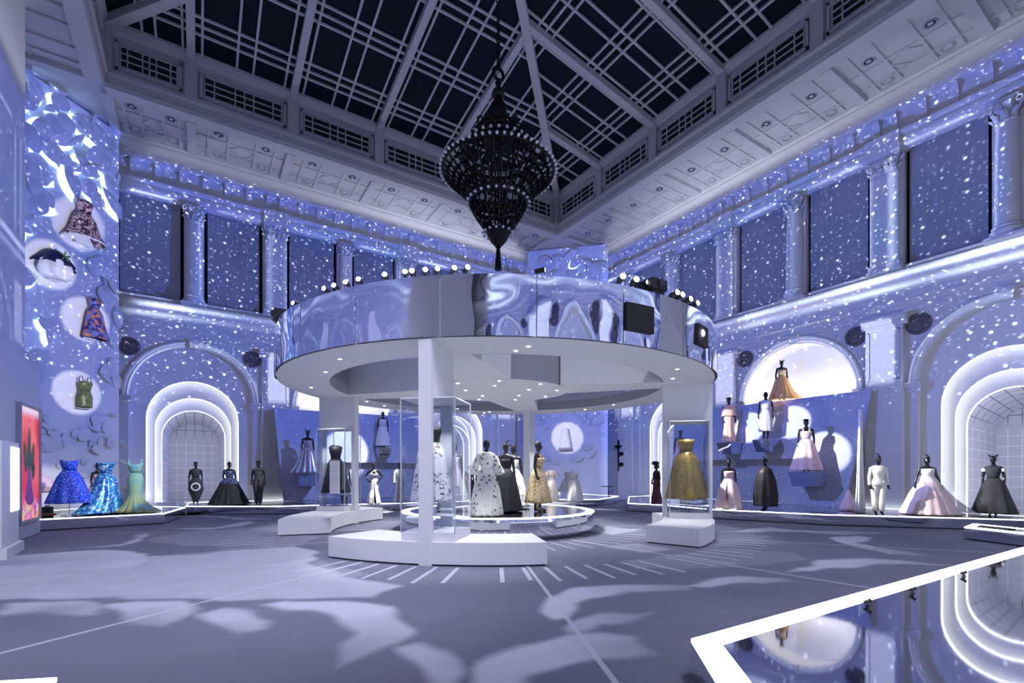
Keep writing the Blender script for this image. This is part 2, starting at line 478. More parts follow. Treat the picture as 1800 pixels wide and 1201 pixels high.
def make_wall(name, loc, rz, L, pils, bays, label, detail=True):
    w = MB()
    W1, SPR, ZT = 2.2, 4.65, 7.6
    edges = [0.0]
    for c, k in bays: edges += [c - W1, c + W1]
    edges.append(L)
    for i in range(0, len(edges), 2):
        w.add([(edges[i], 0, 0), (edges[i + 1], 0, 0), (edges[i + 1], 0, ZT), (edges[i], 0, ZT)], [(0, 1, 2, 3)])
    for c, k in bays:
        o = arch_outline(c, W1, SPR, 0.0)
        arc = o[1:-1]
        strip(w, arc, 0, [(x, ZT) for x, z in arc], 0)
        strip(w, o, 0, o, -0.22 if k == 'glow' else -0.9)
    # upper storey with window openings
    w.add([(0, 0, ZT), (L, 0, ZT), (L, 0, 8.78), (0, 0, 8.78)], [(0, 1, 2, 3)])
    w.add([(0, 0, 12.85), (L, 0, 12.85), (L, 0, ZC + 0.3), (0, 0, ZC + 0.3)], [(0, 1, 2, 3)])
    cols = [p + PER / 2 for p in pils] + [pils[0] - PER / 2]
    cols = sorted(c for c in cols if 0.5 < c < L - 0.5)
    supports = sorted([(p, 0.50) for p in pils] + [(c, 0.36) for c in cols])
    wins = []
    for (a, ha), (b, hb) in zip(supports, supports[1:]): wins.append((a + ha, b - hb))
    x = 0.0
    for a, b in wins:
        w.add([(x, 0, 8.78), (a, 0, 8.78), (a, 0, 12.85), (x, 0, 12.85)], [(0, 1, 2, 3)])
        q = [(a, 8.78), (b, 8.78), (b, 12.85), (a, 12.85), (a, 8.78)]
        strip(w, q, 0, q, -0.35)
        x = b
    w.add([(x, 0, 8.78), (L, 0, 8.78), (L, 0, 12.85), (x, 0, 12.85)], [(0, 1, 2, 3)])
    wall = w.build(name, M_PLASTER, None, loc=loc, rz=rz, fix=False)
    tag(wall, label, None, None, 'structure')
    for a, b in wins:
        MB().add([(a, -0.34, 8.78), (b, -0.34, 8.78), (b, -0.34, 12.85), (a, -0.34, 12.85)], [(0, 1, 2, 3)]).build('window_recess', M_BLACK, wall)
        MB().box(a + 0.13, b - 0.13, -0.22, -0.19, 8.80, 12.84).build('blind', M_BLIND, wall)
        MB().box(a, b, -0.1, 0.06, 8.68, 8.80).build('window_sill', M_PLASTER, wall)
    MB().extrude_x([(0, 7.12), (.08, 7.12), (.08, 7.26), (.11, 7.28), (.11, 7.42), (.2, 7.52), (.2, 7.57), (.13, 7.6), (.13, 7.86), (.2, 7.92), (.22, 8.04), (.40, 8.18), (.5, 8.30), (.5, 8.40), (.44, 8.50), (.2, 8.64), (0, 8.68)], 0, L).build('cornice', M_PLASTER, wall)
    MB().extrude_x([(0, 12.78), (.1, 12.8), (.1, 12.84), (.24, 12.9), (.31, 13.02), (.31, 13.12), (.26, 13.22), (.36, 13.28), (.36, 13.38), (0, 13.42)], 0, L).build('architrave', M_PLASTER, wall)
    MB().extrude_x([(0, 14.18), (.30, 14.2), (.34, 14.3), (.62, 14.42), (.72, 14.58), (.72, 14.66), (.78, 14.72), (.78, ZC), (0, ZC)], 0, L).build('crown_moulding', M_PLASTER, wall)
    for p in pils:
        MB().box(p - 0.42, p + 0.42, 0, 0.18, 8.66, 12.1).build('pilaster_shaft', M_PLASTER, wall)
        MB().box(p - 0.52, p + 0.52, 0, 0.28, 8.66, 8.80).box(p - 0.47, p + 0.47, 0, 0.23, 8.80, 8.98).build('pilaster_base', M_PLASTER, wall)
        put('capital', CAP_P, M_GOLDTRIM, wall, loc=(p, 0, 12.1))
        MB().box(p - 0.52, p + 0.52, 0, 0.42, 12.78, 13.42).build('impost_block', M_PLASTER, wall)
        MB().box(p - 0.56, p + 0.56, 0, 0.2, 0, 6.78).build('pier', M_PLASTER, wall)
        f = MB()
        for (x0, x1, z0, z1) in ((-.47, -.43, 4.85, 6.62), (.43, .47, 4.85, 6.62), (-.47, .47, 6.58, 6.62), (-.47, .47, 4.85, 4.89)):
            f.box(p + x0, p + x1, 0.2, 0.235, z0, z1)
        f.build('pier_panel_moulding', M_PLASTER, wall)
        MB().extrude_x([(0, 6.74), (.24, 6.74), (.24, 6.8), (.28, 6.82), (.28, 6.92), (.36, 7.0), (.36, 7.1), (0, 7.12)], p - 0.68, p + 0.68).build('pier_capital', M_PLASTER, wall)
        for k in (-1, 1):
            put('corbel', CORB, M_PLASTER, wall, loc=(p + 0.26 * k, 0, 13.42))
        for j in range(1, 7):
            x = p + 0.26 + j * (PER - 0.52) / 7
            if x < L - 0.3: put('corbel', CORB, M_PLASTER, wall, loc=(x, 0, 13.42))
    for j in range(1, 6):
        x = pils[0] - 0.26 - j * (PER - 0.52) / 7
        if x > 0.3: put('corbel', CORB, M_PLASTER, wall, loc=(x, 0, 13.42))
    for c in cols:
        colo = put('column_shaft', SHAFT, M_PLASTER, wall, True, loc=(c, 0.12, 8.68))
        put('capital', CAP_C, M_GOLDTRIM, colo, loc=(0, 0, 3.42))
        MB().box(c - 0.46, c + 0.46, 0, 0.5, 8.6, 8.70).build('column_plinth', M_PLASTER, wall)
    for c, k in bays:
        for sgn in (-1, 1):
            MB().extrude_x([(0, 4.36), (.05, 4.36), (.05, 4.46), (.1, 4.5), (.1, 4.58), (.16, 4.62), (.16, 4.68), (0, 4.68)], c + sgn * 2.42 - 0.3, c + sgn * 2.42 + 0.3).build('impost', M_PLASTER, wall)
            m = put('medallion', MEDAL, M_MEDAL, wall, True, loc=(c + sgn * (PER / 2 - 0.94), 0.0, 6.66), rot=(-PI / 2, 0, 0))
            m['label'] = 'dark carved stone roundel'
        a = MB()
        prof = [(2.2, 0.0), (2.2, 0.06), (2.26, 0.10), (2.32, 0.07), (2.38, 0.12), (2.44, 0.12), (2.46, 0.0)]
        for (r0, y0), (r1, y1) in zip(prof, prof[1:]):
            o0 = arch_outline(c, r0, 4.68, 4.68)[1:-1]; o1 = arch_outline(c, r1, 4.68, 4.68)[1:-1]
            strip(a, o0, y0, o1, y1)
        a.build('arch_moulding', M_PLASTER, wall, True)
        MB().add([(c - .14, 0, 6.82), (c + .14, 0, 6.82), (c + .19, 0, 7.2), (c - .19, 0, 7.2), (c - .14, .22, 6.82), (c + .14, .22, 6.82), (c + .19, .24, 7.2), (c - .19, .24, 7.2)],
                 [(0, 1, 5, 4), (1, 2, 6, 5), (2, 3, 7, 6), (3, 0, 4, 7), (4, 5, 6, 7)]).build('keystone', M_PLASTER, wall)
        if k == 'glow':
            lay = [(2.2, 4.65, None), (1.66, 3.82, -0.22), (1.38, 3.42, -0.52), (1.18, 3.12, -0.82)]
            for (wo, so, _), (wi, si, yy) in zip(lay, lay[1:]):
                s = MB()
                extra = 0.0 if yy == -0.22 else 0.12
                oo = arch_outline(c, wo + extra, so + extra * 0.5, 0.2); ii = arch_outline(c, wi, si, 0.2)
                strip(s, oo, yy, ii, yy)
                strip(s, ii, yy, ii, yy - 0.05)
                s.build('arch_plate', M_WHITE, wall, fix=False)
                tp = arch_outline(c, wi + 0.005, si, 0.3, 28)
                t = MB().tube([(x, yy - 0.075, z) for x, z in tp], 0.03, 6).build('arch_light_strip', M_ARCH, wall, True)
                t['label'] = 'white glowing arch outline'
            tun = MB()
            steps = 7; o_prev = None; uvs = []
            ii = arch_outline(c, 1.18, 3.12, 0.2, 24)
            arcl = [0.0]
            for (xa, za), (xb, zb) in zip(ii, ii[1:]): arcl.append(arcl[-1] + math.hypot(xb - xa, zb - za))
            nv = len(ii)
            for j in range(steps):
                y = -0.87 - j * 0.42; sc = 1.0 + 0.08 - 0.05 * j
                o = arch_outline(c, 1.18 * sc + 0.08, 3.12 * (1 - 0.012 * j), 0.2, 24)
                tun.v += [(x, y, z) for x, z in o]; uvs += [(l - arcl[-1] / 2, j * 0.36) for l in arcl]
            for j in range(steps - 1):
                for i in range(nv - 1): tun.f.append((j * nv + i, j * nv + i + 1, (j + 1) * nv + i + 1, (j + 1) * nv + i))
            b0 = (steps - 1) * nv
            tun.v += tun.v[b0:b0 + nv]; uvs += [(x - c, z) for x, _, z in tun.v[b0:b0 + nv]]
            tun.f.append(tuple(range(steps * nv, steps * nv + nv)))
            me = tun.mesh('arch_tunnel')
            uvl = me.uv_layers.new(name='grid')
            for lp in me.loops: uvl.data[lp.index].uv = uvs[lp.vertex_index]
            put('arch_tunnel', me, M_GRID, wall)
            MB().box(c - 1.6, c + 1.6, -3.6, 0.05, 0.14, 0.2).build('niche_floor', M_WHITE, wall)
        else:
            o = arch_outline(c, 2.2, 4.65, 0.0)
            MB().add([(x, -0.9, z) for x, z in o], [tuple(range(len(o)))]).build('lunette', M_WHITE, wall, fix=False)
            if detail:
                l = bpy.data.lights.new('lunette_light', 'AREA'); l.shape = 'RECTANGLE'; l.size = 3.6; l.size_y = 0.25
                l.energy = 95; l.color = (1.0, 0.96, 0.92)
                lo = bpy.data.objects.new('lunette_light', l); COL.objects.link(lo); lo.parent = wall
                lo.location = (c, -0.10, 4.35); lo.rotation_euler = (PI - R(12), 0, 0)
    # joints of the ashlar in the piers
    for p in pils:
        j = MB()
        for k in range(1, 6): j.box(p - 0.565, p + 0.565, 0.197, 0.206, 0.3 + k * 0.68, 0.312 + k * 0.68)
        j.box(p - 0.006, p + 0.006, 0.197, 0.206, 0.3, 4.3)
        j.build('pier_joints', M_WHITE, wall)
    MB().box(0, L, 0, 0.08, 0, 0.35).build('skirting', M_PLASTER, wall)
    return wall
M_ARCH = glow('arch_led', (0.93, 0.95, 1.0), 5.0)
pA = [PIL_A + PER * k for k in range(4)]
sB = [PIL_B + PER * k for k in range(4)]
pB = sorted(LB - s for s in sB)
bA = [(PIL_A + PER * (k + .5), 'lunette' if k == 1 else 'glow') for k in range(3)]
bB = sorted((LB - PIL_B - PER * (k + .5), 'lunette' if k == 1 else 'glow') for k in range(3))
make_wall('wall_back', (XB, YA, 0), PI, LA, pA, bA, 'pale classical wall with arcade, cornice and columns, behind the ring canopy')
make_wall('wall_right', (XB, YD, 0), PI / 2, LB, pB, bB, 'pale classical wall with arcade and columns, on the right side')
make_wall('wall_left', (XC, YA, 0), -PI / 2, LB, [PIL_B + PER * k for k in range(4)], [(PIL_B + PER * (k + .5), 'lunette' if k == 1 else 'glow') for k in range(3)], 'pale classical wall with arcade behind the leaf panel', False)
make_wall('wall_front', (XC, YD, 0), 0, LA, sorted(LA - p for p in pA), sorted((LA - c, k) for c, k in bA), 'pale classical wall with arcade behind the viewer', False)

# ------------------------------------------------------------------ floor: printed carpet
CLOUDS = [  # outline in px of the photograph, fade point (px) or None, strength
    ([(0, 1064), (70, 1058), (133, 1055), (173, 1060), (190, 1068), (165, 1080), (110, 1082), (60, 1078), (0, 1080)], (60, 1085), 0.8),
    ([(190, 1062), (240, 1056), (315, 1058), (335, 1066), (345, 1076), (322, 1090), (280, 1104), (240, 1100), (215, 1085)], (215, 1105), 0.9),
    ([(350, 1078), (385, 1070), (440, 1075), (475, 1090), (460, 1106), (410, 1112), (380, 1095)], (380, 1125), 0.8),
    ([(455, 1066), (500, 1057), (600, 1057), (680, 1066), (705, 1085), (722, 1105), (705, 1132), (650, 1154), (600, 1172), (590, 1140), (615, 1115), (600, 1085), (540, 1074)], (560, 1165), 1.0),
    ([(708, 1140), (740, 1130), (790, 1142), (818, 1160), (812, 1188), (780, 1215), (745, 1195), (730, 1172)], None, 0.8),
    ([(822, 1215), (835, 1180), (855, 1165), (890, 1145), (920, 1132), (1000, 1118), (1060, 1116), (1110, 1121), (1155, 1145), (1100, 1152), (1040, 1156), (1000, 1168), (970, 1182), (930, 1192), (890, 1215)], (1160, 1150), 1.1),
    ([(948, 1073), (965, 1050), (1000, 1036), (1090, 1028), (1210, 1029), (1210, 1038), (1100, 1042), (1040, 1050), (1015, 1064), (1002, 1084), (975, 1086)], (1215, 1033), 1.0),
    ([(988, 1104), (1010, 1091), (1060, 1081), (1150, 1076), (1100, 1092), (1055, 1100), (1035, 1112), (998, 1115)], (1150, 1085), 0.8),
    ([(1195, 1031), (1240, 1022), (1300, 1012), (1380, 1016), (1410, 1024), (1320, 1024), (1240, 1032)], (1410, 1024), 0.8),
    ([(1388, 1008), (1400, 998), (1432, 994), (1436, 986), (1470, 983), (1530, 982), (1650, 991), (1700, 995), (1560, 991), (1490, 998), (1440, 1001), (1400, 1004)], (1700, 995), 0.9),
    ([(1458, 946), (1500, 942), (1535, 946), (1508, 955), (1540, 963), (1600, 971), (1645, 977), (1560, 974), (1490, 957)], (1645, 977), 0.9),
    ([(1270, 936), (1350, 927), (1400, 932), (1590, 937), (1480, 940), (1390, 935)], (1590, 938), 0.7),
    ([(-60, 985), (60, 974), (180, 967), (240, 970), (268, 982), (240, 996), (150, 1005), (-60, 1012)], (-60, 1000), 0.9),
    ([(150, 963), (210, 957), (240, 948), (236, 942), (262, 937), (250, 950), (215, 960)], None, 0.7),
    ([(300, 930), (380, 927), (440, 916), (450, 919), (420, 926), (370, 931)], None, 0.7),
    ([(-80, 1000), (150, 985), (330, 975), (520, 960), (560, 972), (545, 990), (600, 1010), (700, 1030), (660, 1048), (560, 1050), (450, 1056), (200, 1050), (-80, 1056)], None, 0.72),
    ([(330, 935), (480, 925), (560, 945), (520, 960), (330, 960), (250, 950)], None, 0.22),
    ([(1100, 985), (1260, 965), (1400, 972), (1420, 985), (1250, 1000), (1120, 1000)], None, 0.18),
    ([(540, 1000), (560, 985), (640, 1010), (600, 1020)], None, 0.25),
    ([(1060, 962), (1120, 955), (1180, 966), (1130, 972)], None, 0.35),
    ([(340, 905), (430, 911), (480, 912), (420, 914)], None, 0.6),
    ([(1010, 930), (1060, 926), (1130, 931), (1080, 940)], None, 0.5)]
def carpet():
    st = 0.05
    nx = int((XB - XC + 0.6) / st) + 1; ny = int((YA - YD + 0.6) / st) + 1
    xs = XC - 0.3 + np.arange(nx) * st; ys = YD - 0.3 + np.arange(ny) * st
    gx, gy = np.meshgrid(xs, ys)
    co = np.stack([gx.ravel(), gy.ravel(), np.zeros(gx.size)], 1).astype(np.float32)
    idx = np.arange(gx.size).reshape(ny, nx)
    q = np.stack([idx[:-1, :-1], idx[:-1, 1:], idx[1:, 1:], idx[1:, :-1]], -1).reshape(-1, 4).astype(np.int32)
    me = bpy.data.meshes.new('floor')
    me.vertices.add(len(co)); me.vertices.foreach_set('co', co.ravel())
    me.loops.add(q.size); me.loops.foreach_set('vertex_index', q.ravel())
    me.polygons.add(len(q)); me.polygons.foreach_set('loop_start', np.arange(0, q.size, 4, dtype=np.int32))
    me.update(calc_edges=True)
    mask = np.zeros(gx.size, np.float32)
    px_, py_ = co[:, 0], co[:, 1]
    # gentle wobble so that the outlines look woven
    wx = px_ + 0.05 * np.sin(py_ * 5.1 + 2 * np.sin(px_ * 3.3)) ; wy = py_ + 0.05 * np.sin(px_ * 4.7 + 2 * np.sin(py_ * 3.9))
    for pts, fade, k in CLOUDS:
        poly = np.array([PG(x, y)[:2] for x, y in pts])
        inside = np.zeros(len(px_), bool); dist = np.full(len(px_), 9.0)
        bb = (wx > poly[:, 0].min() - .3) & (wx < poly[:, 0].max() + .3) & (wy > poly[:, 1].min() - .3) & (wy < poly[:, 1].max() + .3)
        X0, Y0 = wx[bb], wy[bb]; ins = np.zeros(len(X0), bool); dd = np.full(len(X0), 9.0)
        for i in range(len(poly)):
            (ax, ay), (bx, by) = poly[i], poly[(i + 1) % len(poly)]
            cond = ((ay > Y0) != (by > Y0)) & (X0 < (bx - ax) * (Y0 - ay) / (by - ay + 1e-12) + ax)
            ins ^= cond
            t = np.clip(((X0 - ax) * (bx - ax) + (Y0 - ay) * (by - ay)) / ((bx - ax) ** 2 + (by - ay) ** 2 + 1e-9), 0, 1)
            dd = np.minimum(dd, np.hypot(X0 - ax - t * (bx - ax), Y0 - ay - t * (by - ay)))
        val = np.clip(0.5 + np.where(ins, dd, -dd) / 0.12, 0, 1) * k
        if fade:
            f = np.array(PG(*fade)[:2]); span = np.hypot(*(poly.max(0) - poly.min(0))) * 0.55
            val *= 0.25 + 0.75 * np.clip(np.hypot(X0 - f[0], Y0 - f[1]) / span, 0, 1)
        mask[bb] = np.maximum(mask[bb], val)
    at = me.attributes.new('cloud', 'FLOAT', 'POINT'); at.data.foreach_set('value', mask)
    m, p = new_mat('printed_carpet')
    a = X_.nt.nodes.new('ShaderNodeAttribute'); a.attribute_name = 'cloud'
    o = coords()
    sx = X_.nt.nodes.new('ShaderNodeSeparateXYZ'); lk(o, sx.inputs[0])
    dx, dy = X_(sx.outputs[0]) - RX, X_(sx.outputs[1]) - RY
    rr = xpow(dx * dx + dy * dy, 0.5)
    ang = X_.op('ARCTAN2', dy, dx)
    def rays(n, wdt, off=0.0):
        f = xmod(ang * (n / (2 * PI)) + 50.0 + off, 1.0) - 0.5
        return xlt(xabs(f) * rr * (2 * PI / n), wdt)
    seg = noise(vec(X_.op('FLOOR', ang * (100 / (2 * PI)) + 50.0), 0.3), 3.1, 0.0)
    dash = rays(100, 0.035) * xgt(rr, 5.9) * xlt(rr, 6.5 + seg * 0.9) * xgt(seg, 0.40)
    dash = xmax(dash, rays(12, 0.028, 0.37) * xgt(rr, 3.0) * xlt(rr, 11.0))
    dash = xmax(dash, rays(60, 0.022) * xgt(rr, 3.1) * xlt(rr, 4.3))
    drift = noise(o, 0.22, 3.0); fine = noise(o, 34.0, 3.0); mid = noise(o, 2.2, 4.0)
    base = mixc(sstep(drift, 0.35, 0.65), (0.165, 0.175, 0.235), (0.25, 0.25, 0.33))
    base = mixc(sstep(mid, 0.3, 0.75), base, (0.205, 0.205, 0.285))
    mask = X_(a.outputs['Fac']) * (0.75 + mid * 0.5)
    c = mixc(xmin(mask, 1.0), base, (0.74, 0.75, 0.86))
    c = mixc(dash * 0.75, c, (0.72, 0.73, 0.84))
    lk(mixc(fine * 0.35, c, (0.22, 0.22, 0.29)), p.inputs['Base Color'])
    p.inputs['Roughness'].default_value = 0.9; p.inputs['Specular IOR Level'].default_value = 0.15
    bump(p, noise(o, 90, 2.0), 0.006, 0.5)
    me.materials.append(m)
    f = put('floor', me)
    return tag(f, 'lavender grey carpet printed with pale clouds and sun rays', kind='structure')
carpet()

# ------------------------------------------------------------------ ceiling soffit, curb, skylight
WA, WB = 3.4, 3.9
c = MB()
c.box(XC, XB, YA - WA, YA, ZC, ZC + 0.3).box(XC, XB, YD, YD + WA, ZC, ZC + 0.3)
c.box(XC, XC + WB, YD + WA, YA - WA, ZC, ZC + 0.3).box(XB - WB, XB, YD + WA, YA - WA, ZC, ZC + 0.3)
ceiling = tag(c.build('ceiling', M_CEIL), 'coffered pale ceiling around the skylight', kind='structure')
DL = MB().lathe([(0.13, 0), (0.16, -0.015), (0.19, -0.015), (0.19, 0.0)], 18, cap=False).mesh('trim_ring')
DLI = MB().lathe([(0.0, 0.045), (0.07, 0.045), (0.075, 0.0), (0.13, 0.0)], 18, cap=False).mesh('lamp')
M_TRIM = plain('lamp_trim', (0.55, 0.55, 0.6), 0.3, metal=0.7)
M_DIMLAMP = plain('unlit_lamp', (0.06, 0.06, 0.07), 0.15, metal=0.3)
M_REFL = plain('lamp_reflector', (0.8, 0.8, 0.85), 0.15, metal=0.9)
ORD = 'first second third fourth fifth sixth seventh eighth ninth tenth eleventh twelfth'.split()
def downlight(x, y, dark, where='', k=0):
    e = empty('downlight', (x, y, ZC - 0.004))
    put('trim_ring', DL if dark else DL2, M_TRIM, e)
    put('lamp', DLI if dark else DLI2, M_DIMLAMP if dark else M_REFL, e)
    if dark: tag(e, 'dark recessed downlight, inner row over the %s, %s from the far corner' % (where, ORD[k]), 'downlight', 'inner row of ceiling downlights')
    else: tag(e, 'silver recessed downlight, outer row over the %s, %s from the far corner' % (where, ORD[k]), 'downlight', 'outer row of ceiling downlights')
DL2, DLI2 = DL.copy(), DLI.copy()
def soffit_side(org, ux, uy, L, wdt, a0, a1, posts, lamps):
    """one side of the soffit; u runs along the wall, v away from it"""
    def P(u, v): return (org[0] + ux[0] * u + uy[0] * v, org[1] + ux[1] * u + uy[1] * v)
    def bar(name, u0, v0, u1, v1, wd, h, mat=M_CEIL):
        p, q = Vector(P(u0, v0)), Vector(P(u1, v1)); d = (q - p).normalized(); n = Vector((-d.y, d.x)) * wd / 2
        pts = [p + n, p - n, q - n, q + n]
        MB().prism([(a.x, a.y) for a in pts], ZC - h, ZC + 0.05).build(name, mat, ceiling)
    bar('ceiling_beam', a0, wdt - 0.28, a1, wdt - 0.28, 0.5, 0.14)
    v0 = 0.8
    for k, (p, q) in enumerate(zip(posts, posts[1:])):
        bar('ceiling_beam', p, 0.6, p, wdt - 0.5, 0.3, 0.17)
        d = q - p
        for fr in (0.16, 0.36, 0.64, 0.84): bar('ceiling_rib', p + d * fr, 0.7, p + d * fr, wdt - 0.5, 0.075, 0.06)
        for v in (1.25, 2.1): bar('ceiling_rib', p + 0.15, v, q - 0.15, v, 0.065, 0.055)
        cu, cv, hw, hv = p + d / 2, 1.68, d * 0.14, 0.42
        for (a, b), (e, f) in zip([(-1, 0), (0, 1), (1, 0), (0, -1)], [(0, 1), (1, 0), (0, -1), (-1, 0)]):
            bar('ceiling_diamond_rib', cu + a * hw, cv + b * hv, cu + e * hw, cv + f * hv, 0.06, 0.05)
        if lamps:
            for j, fr in enumerate((0.26, 0.74)):
                x, y = P(p + d * fr, 1.0); downlight(x, y, False, lamps, 2 * k + j)
                x, y = P(p + d * fr, 2.45); downlight(x, y, True, lamps, 2 * k + j)
    bar('ceiling_beam', posts[-1], 0.6, posts[-1], wdt - 0.5, 0.3, 0.12)
OX, OY = LA - 2 * WB, LB - 2 * WA
nA_, nB_ = 6, 6
postsA = [WB + OX * k / nA_ for k in range(nA_ + 1)]
postsB = [WA + OY * k / nB_ for k in range(nB_ + 1)]
postsA = [3.95, 6.95, 10.45, 13.9, 17.4, 20.85, LA - WB]
postsB = [3.4, 6.76, 10.17, 13.5, 16.9, 20.2, LB - WA]
soffit_side((XB, YA), (-1, 0), (0, -1), LA, WA, WB, LA - WB, postsA, 'back wall')
soffit_side((XB, YA), (0, -1), (-1, 0), LB, WB, WA, LB - WA, postsB, 'right wall')
soffit_side((XC, YA), (0, -1), (1, 0), LB, WB, WA, LB - WA, postsB, False)
soffit_side((XB, YD), (-1, 0), (0, 1), LA, WA, WB, LA - WB, postsA, False)

M_CURB = plain('curb_paint', (0.50, 0.50, 0.54), 0.8, var=0.04)
M_MUNT = plain('skylight_bar_paint', (0.52, 0.52, 0.56), 0.7, var=0.04)
M_PANE = plain('dark_skylight_glass', (0.012, 0.015, 0.026), 0.6, var=0.25, scale=0.5, spec=0.06)
SZ0, SLO = 16.95, 0.16
def curb_side(n, org, ux, uy, posts, lab):
    rz = math.atan2(ux[1], ux[0])
    # local frame: x along, y into the opening (mirrored sides are handled by the sign of yy)
    yy = 1 if (Vector((-ux[1], ux[0])).dot(Vector(uy)) > 0) else -1
    L0, L1 = posts[0], posts[-1]
    b = MB()
    b.extrude_x([(yy * -0.3, ZC - 0.02), (yy * 0.02, ZC - 0.02), (yy * 0.02, ZC + 0.25), (yy * 0.10, ZC + 0.32), (yy * 0.10, ZC + 0.42), (yy * -0.05, ZC + 0.5), (yy * -0.05, SZ0 - 0.35), (yy * 0.05, SZ0 - 0.25), (yy * 0.12, SZ0 - 0.1), (yy * 0.12, SZ0 + 0.02), (yy * -0.3, SZ0 + 0.02)], L0, L1)
    t = tag(b.build('trim_%d' % n, M_CURB, None, loc=(org[0], org[1], 0), rz=rz), lab, kind='structure')
    for p in posts:
        MB().box(p - 0.2, p + 0.2, min(yy * -0.06, yy * 0.08), max(yy * -0.06, yy * 0.08), ZC + 0.3, SZ0 - 0.1).build('curb_post', M_CURB, t)
    for p, q in zip(posts, posts[1:]):
        a, b_ = p + 0.42, q - 0.42; z0, z1 = ZC + 0.72, ZC + 1.42
        ya, yb = sorted((yy * -0.06, yy * -0.03))
        MB().box(a, b_, ya, yb, z0, z1).build('grille_backing', M_BLACK, t)
        g = MB(); y0, y1 = sorted((yy * -0.05, yy * 0.0))
        for fr in (0.0, 0.12, 0.38, 0.5, 0.62, 0.88, 1.0):
            x = a + (b_ - a) * fr; g.box(x - 0.022, x + 0.022, y0, y1, z0, z1)
        for fr in (0, 0.33, 0.67, 1.0):
            z = z0 + (z1 - z0) * fr; g.box(a, b_, y0, y1, z - 0.02, z + 0.02)
        gr_ = g.build('grille', M_CURB, t)
        g = MB(); y0, y1 = sorted((yy * -0.05, yy * 0.03))
        for (x0, x1, w0, w1) in ((a - .14, a - .06, z0 - .14, z1 + .14), (b_ + .06, b_ + .14, z0 - .14, z1 + .14), (a - .14, b_ + .14, z0 - .14, z0 - .06), (a - .14, b_ + .14, z1 + .06, z1 + .14)):
            g.box(x0, x1, y0, y1, w0, w1)
        g.build('grille_frame', M_CURB, gr_)
curb_side(1, (XB, YA - WA), (-1, 0), (0, -1), postsA, 'pale clerestory band with dark grilles above the back wall')
curb_side(2, (XB - WB, YA), (0, -1), (-1, 0), postsB, 'pale clerestory band with dark grilles above the right wall')
curb_side(3, (XC + WB, YA), (0, -1), (1, 0), postsB, 'pale clerestory band with dark grilles above the left wall')
curb_side(4, (XB, YD + WA), (-1, 0), (0, 1), postsA, 'pale clerestory band with dark grilles behind the viewer')

sky = tag(empty('skylight', (0, 0, 0)), 'hipped skylight of dark glass with white glazing bars', kind='structure')
def clip(poly, fn):
    out = []
    for i in range(len(poly)):
        a, b = poly[i], poly[(i + 1) % len(poly)]
        fa, fb = fn(a), fn(b)
        if fa >= 0: out.append(a)
        if (fa >= 0) != (fb >= 0):
            t = fa / (fa - fb); out.append((a[0] + (b[0] - a[0]) * t, a[1] + (b[1] - a[1]) * t))
    return out
def sky_side(org, ux, uy, posts):
    L0, L1 = posts[0], posts[-1]; half = min(OX, OY) / 2
    lim = lambda a: min(a - L0, L1 - a, half)
    def P(a, d, dz=0.0): return (org[0] + ux[0] * a + uy[0] * d, org[1] + ux[1] * a + uy[1] * d, SZ0 + SLO * d + dz)
    def bar(name, a0, d0, a1, d1, w, h):
        p, q = Vector(P(a0, d0)), Vector(P(a1, d1)); t = (q - p)
        if t.length < 0.15: return
        n = Vector((-t.y, t.x, 0)).normalized() * w / 2; z = Vector((0, 0, h))
        MB().add([p + n, p - n, q - n, q + n, p + n - z, p - n - z, q - n - z, q + n - z],
                 [(0, 1, 2, 3), (7, 6, 5, 4), (0, 4, 5, 1), (1, 5, 6, 2), (2, 6, 7, 3), (3, 7, 4, 0)]).build(name, M_MUNT, sky)
    for a in posts[1:-1]: bar('skylight_rafter', a, 0, a, lim(a), 0.26, 0.26)
    rows = []
    d = 1.25
    while d < half: rows.append(d); d += 2.35
    for r in rows:
        for o in (-0.33, 0.0, 0.33):
            if 0 < r + o < half: bar('glazing_bar', L0 + r + o, r + o, L1 - r - o, r + o, 0.075, 0.07)
    acuts = [L0]
    for p, q in zip(posts, posts[1:]):
        dd = q - p
        for fr in (0.10, 0.42, 0.58, 0.90):
            a = p + dd * fr; bar('glazing_bar', a, 0, a, lim(a), 0.075, 0.07)
        acuts += [p + dd * 0.5, q]
    dcuts = [0] + rows + [half]
    for a0, a1 in zip(acuts, acuts[1:]):
        for d0, d1 in zip(dcuts, dcuts[1:]):
            poly = [(a0, d0), (a1, d0), (a1, d1), (a0, d1)]
            poly = clip(poly, lambda q: q[0] - L0 - q[1])
            if len(poly) > 2: poly = clip(poly, lambda q: L1 - q[0] - q[1])
            if len(poly) < 3: continue
            n = len(poly)
            MB().add([P(a, d_, 0.02) for a, d_ in poly], [tuple(range(n))]).build('pane', M_PANE, sky, fix=False)
sky_side((XB, YA - WA), (-1, 0), (0, -1), postsA)
sky_side((XB - WB, YA), (0, -1), (-1, 0), postsB)
sky_side((XC + WB, YA), (0, -1), (1, 0), postsB)
sky_side((XB, YD + WA), (-1, 0), (0, 1), postsA)
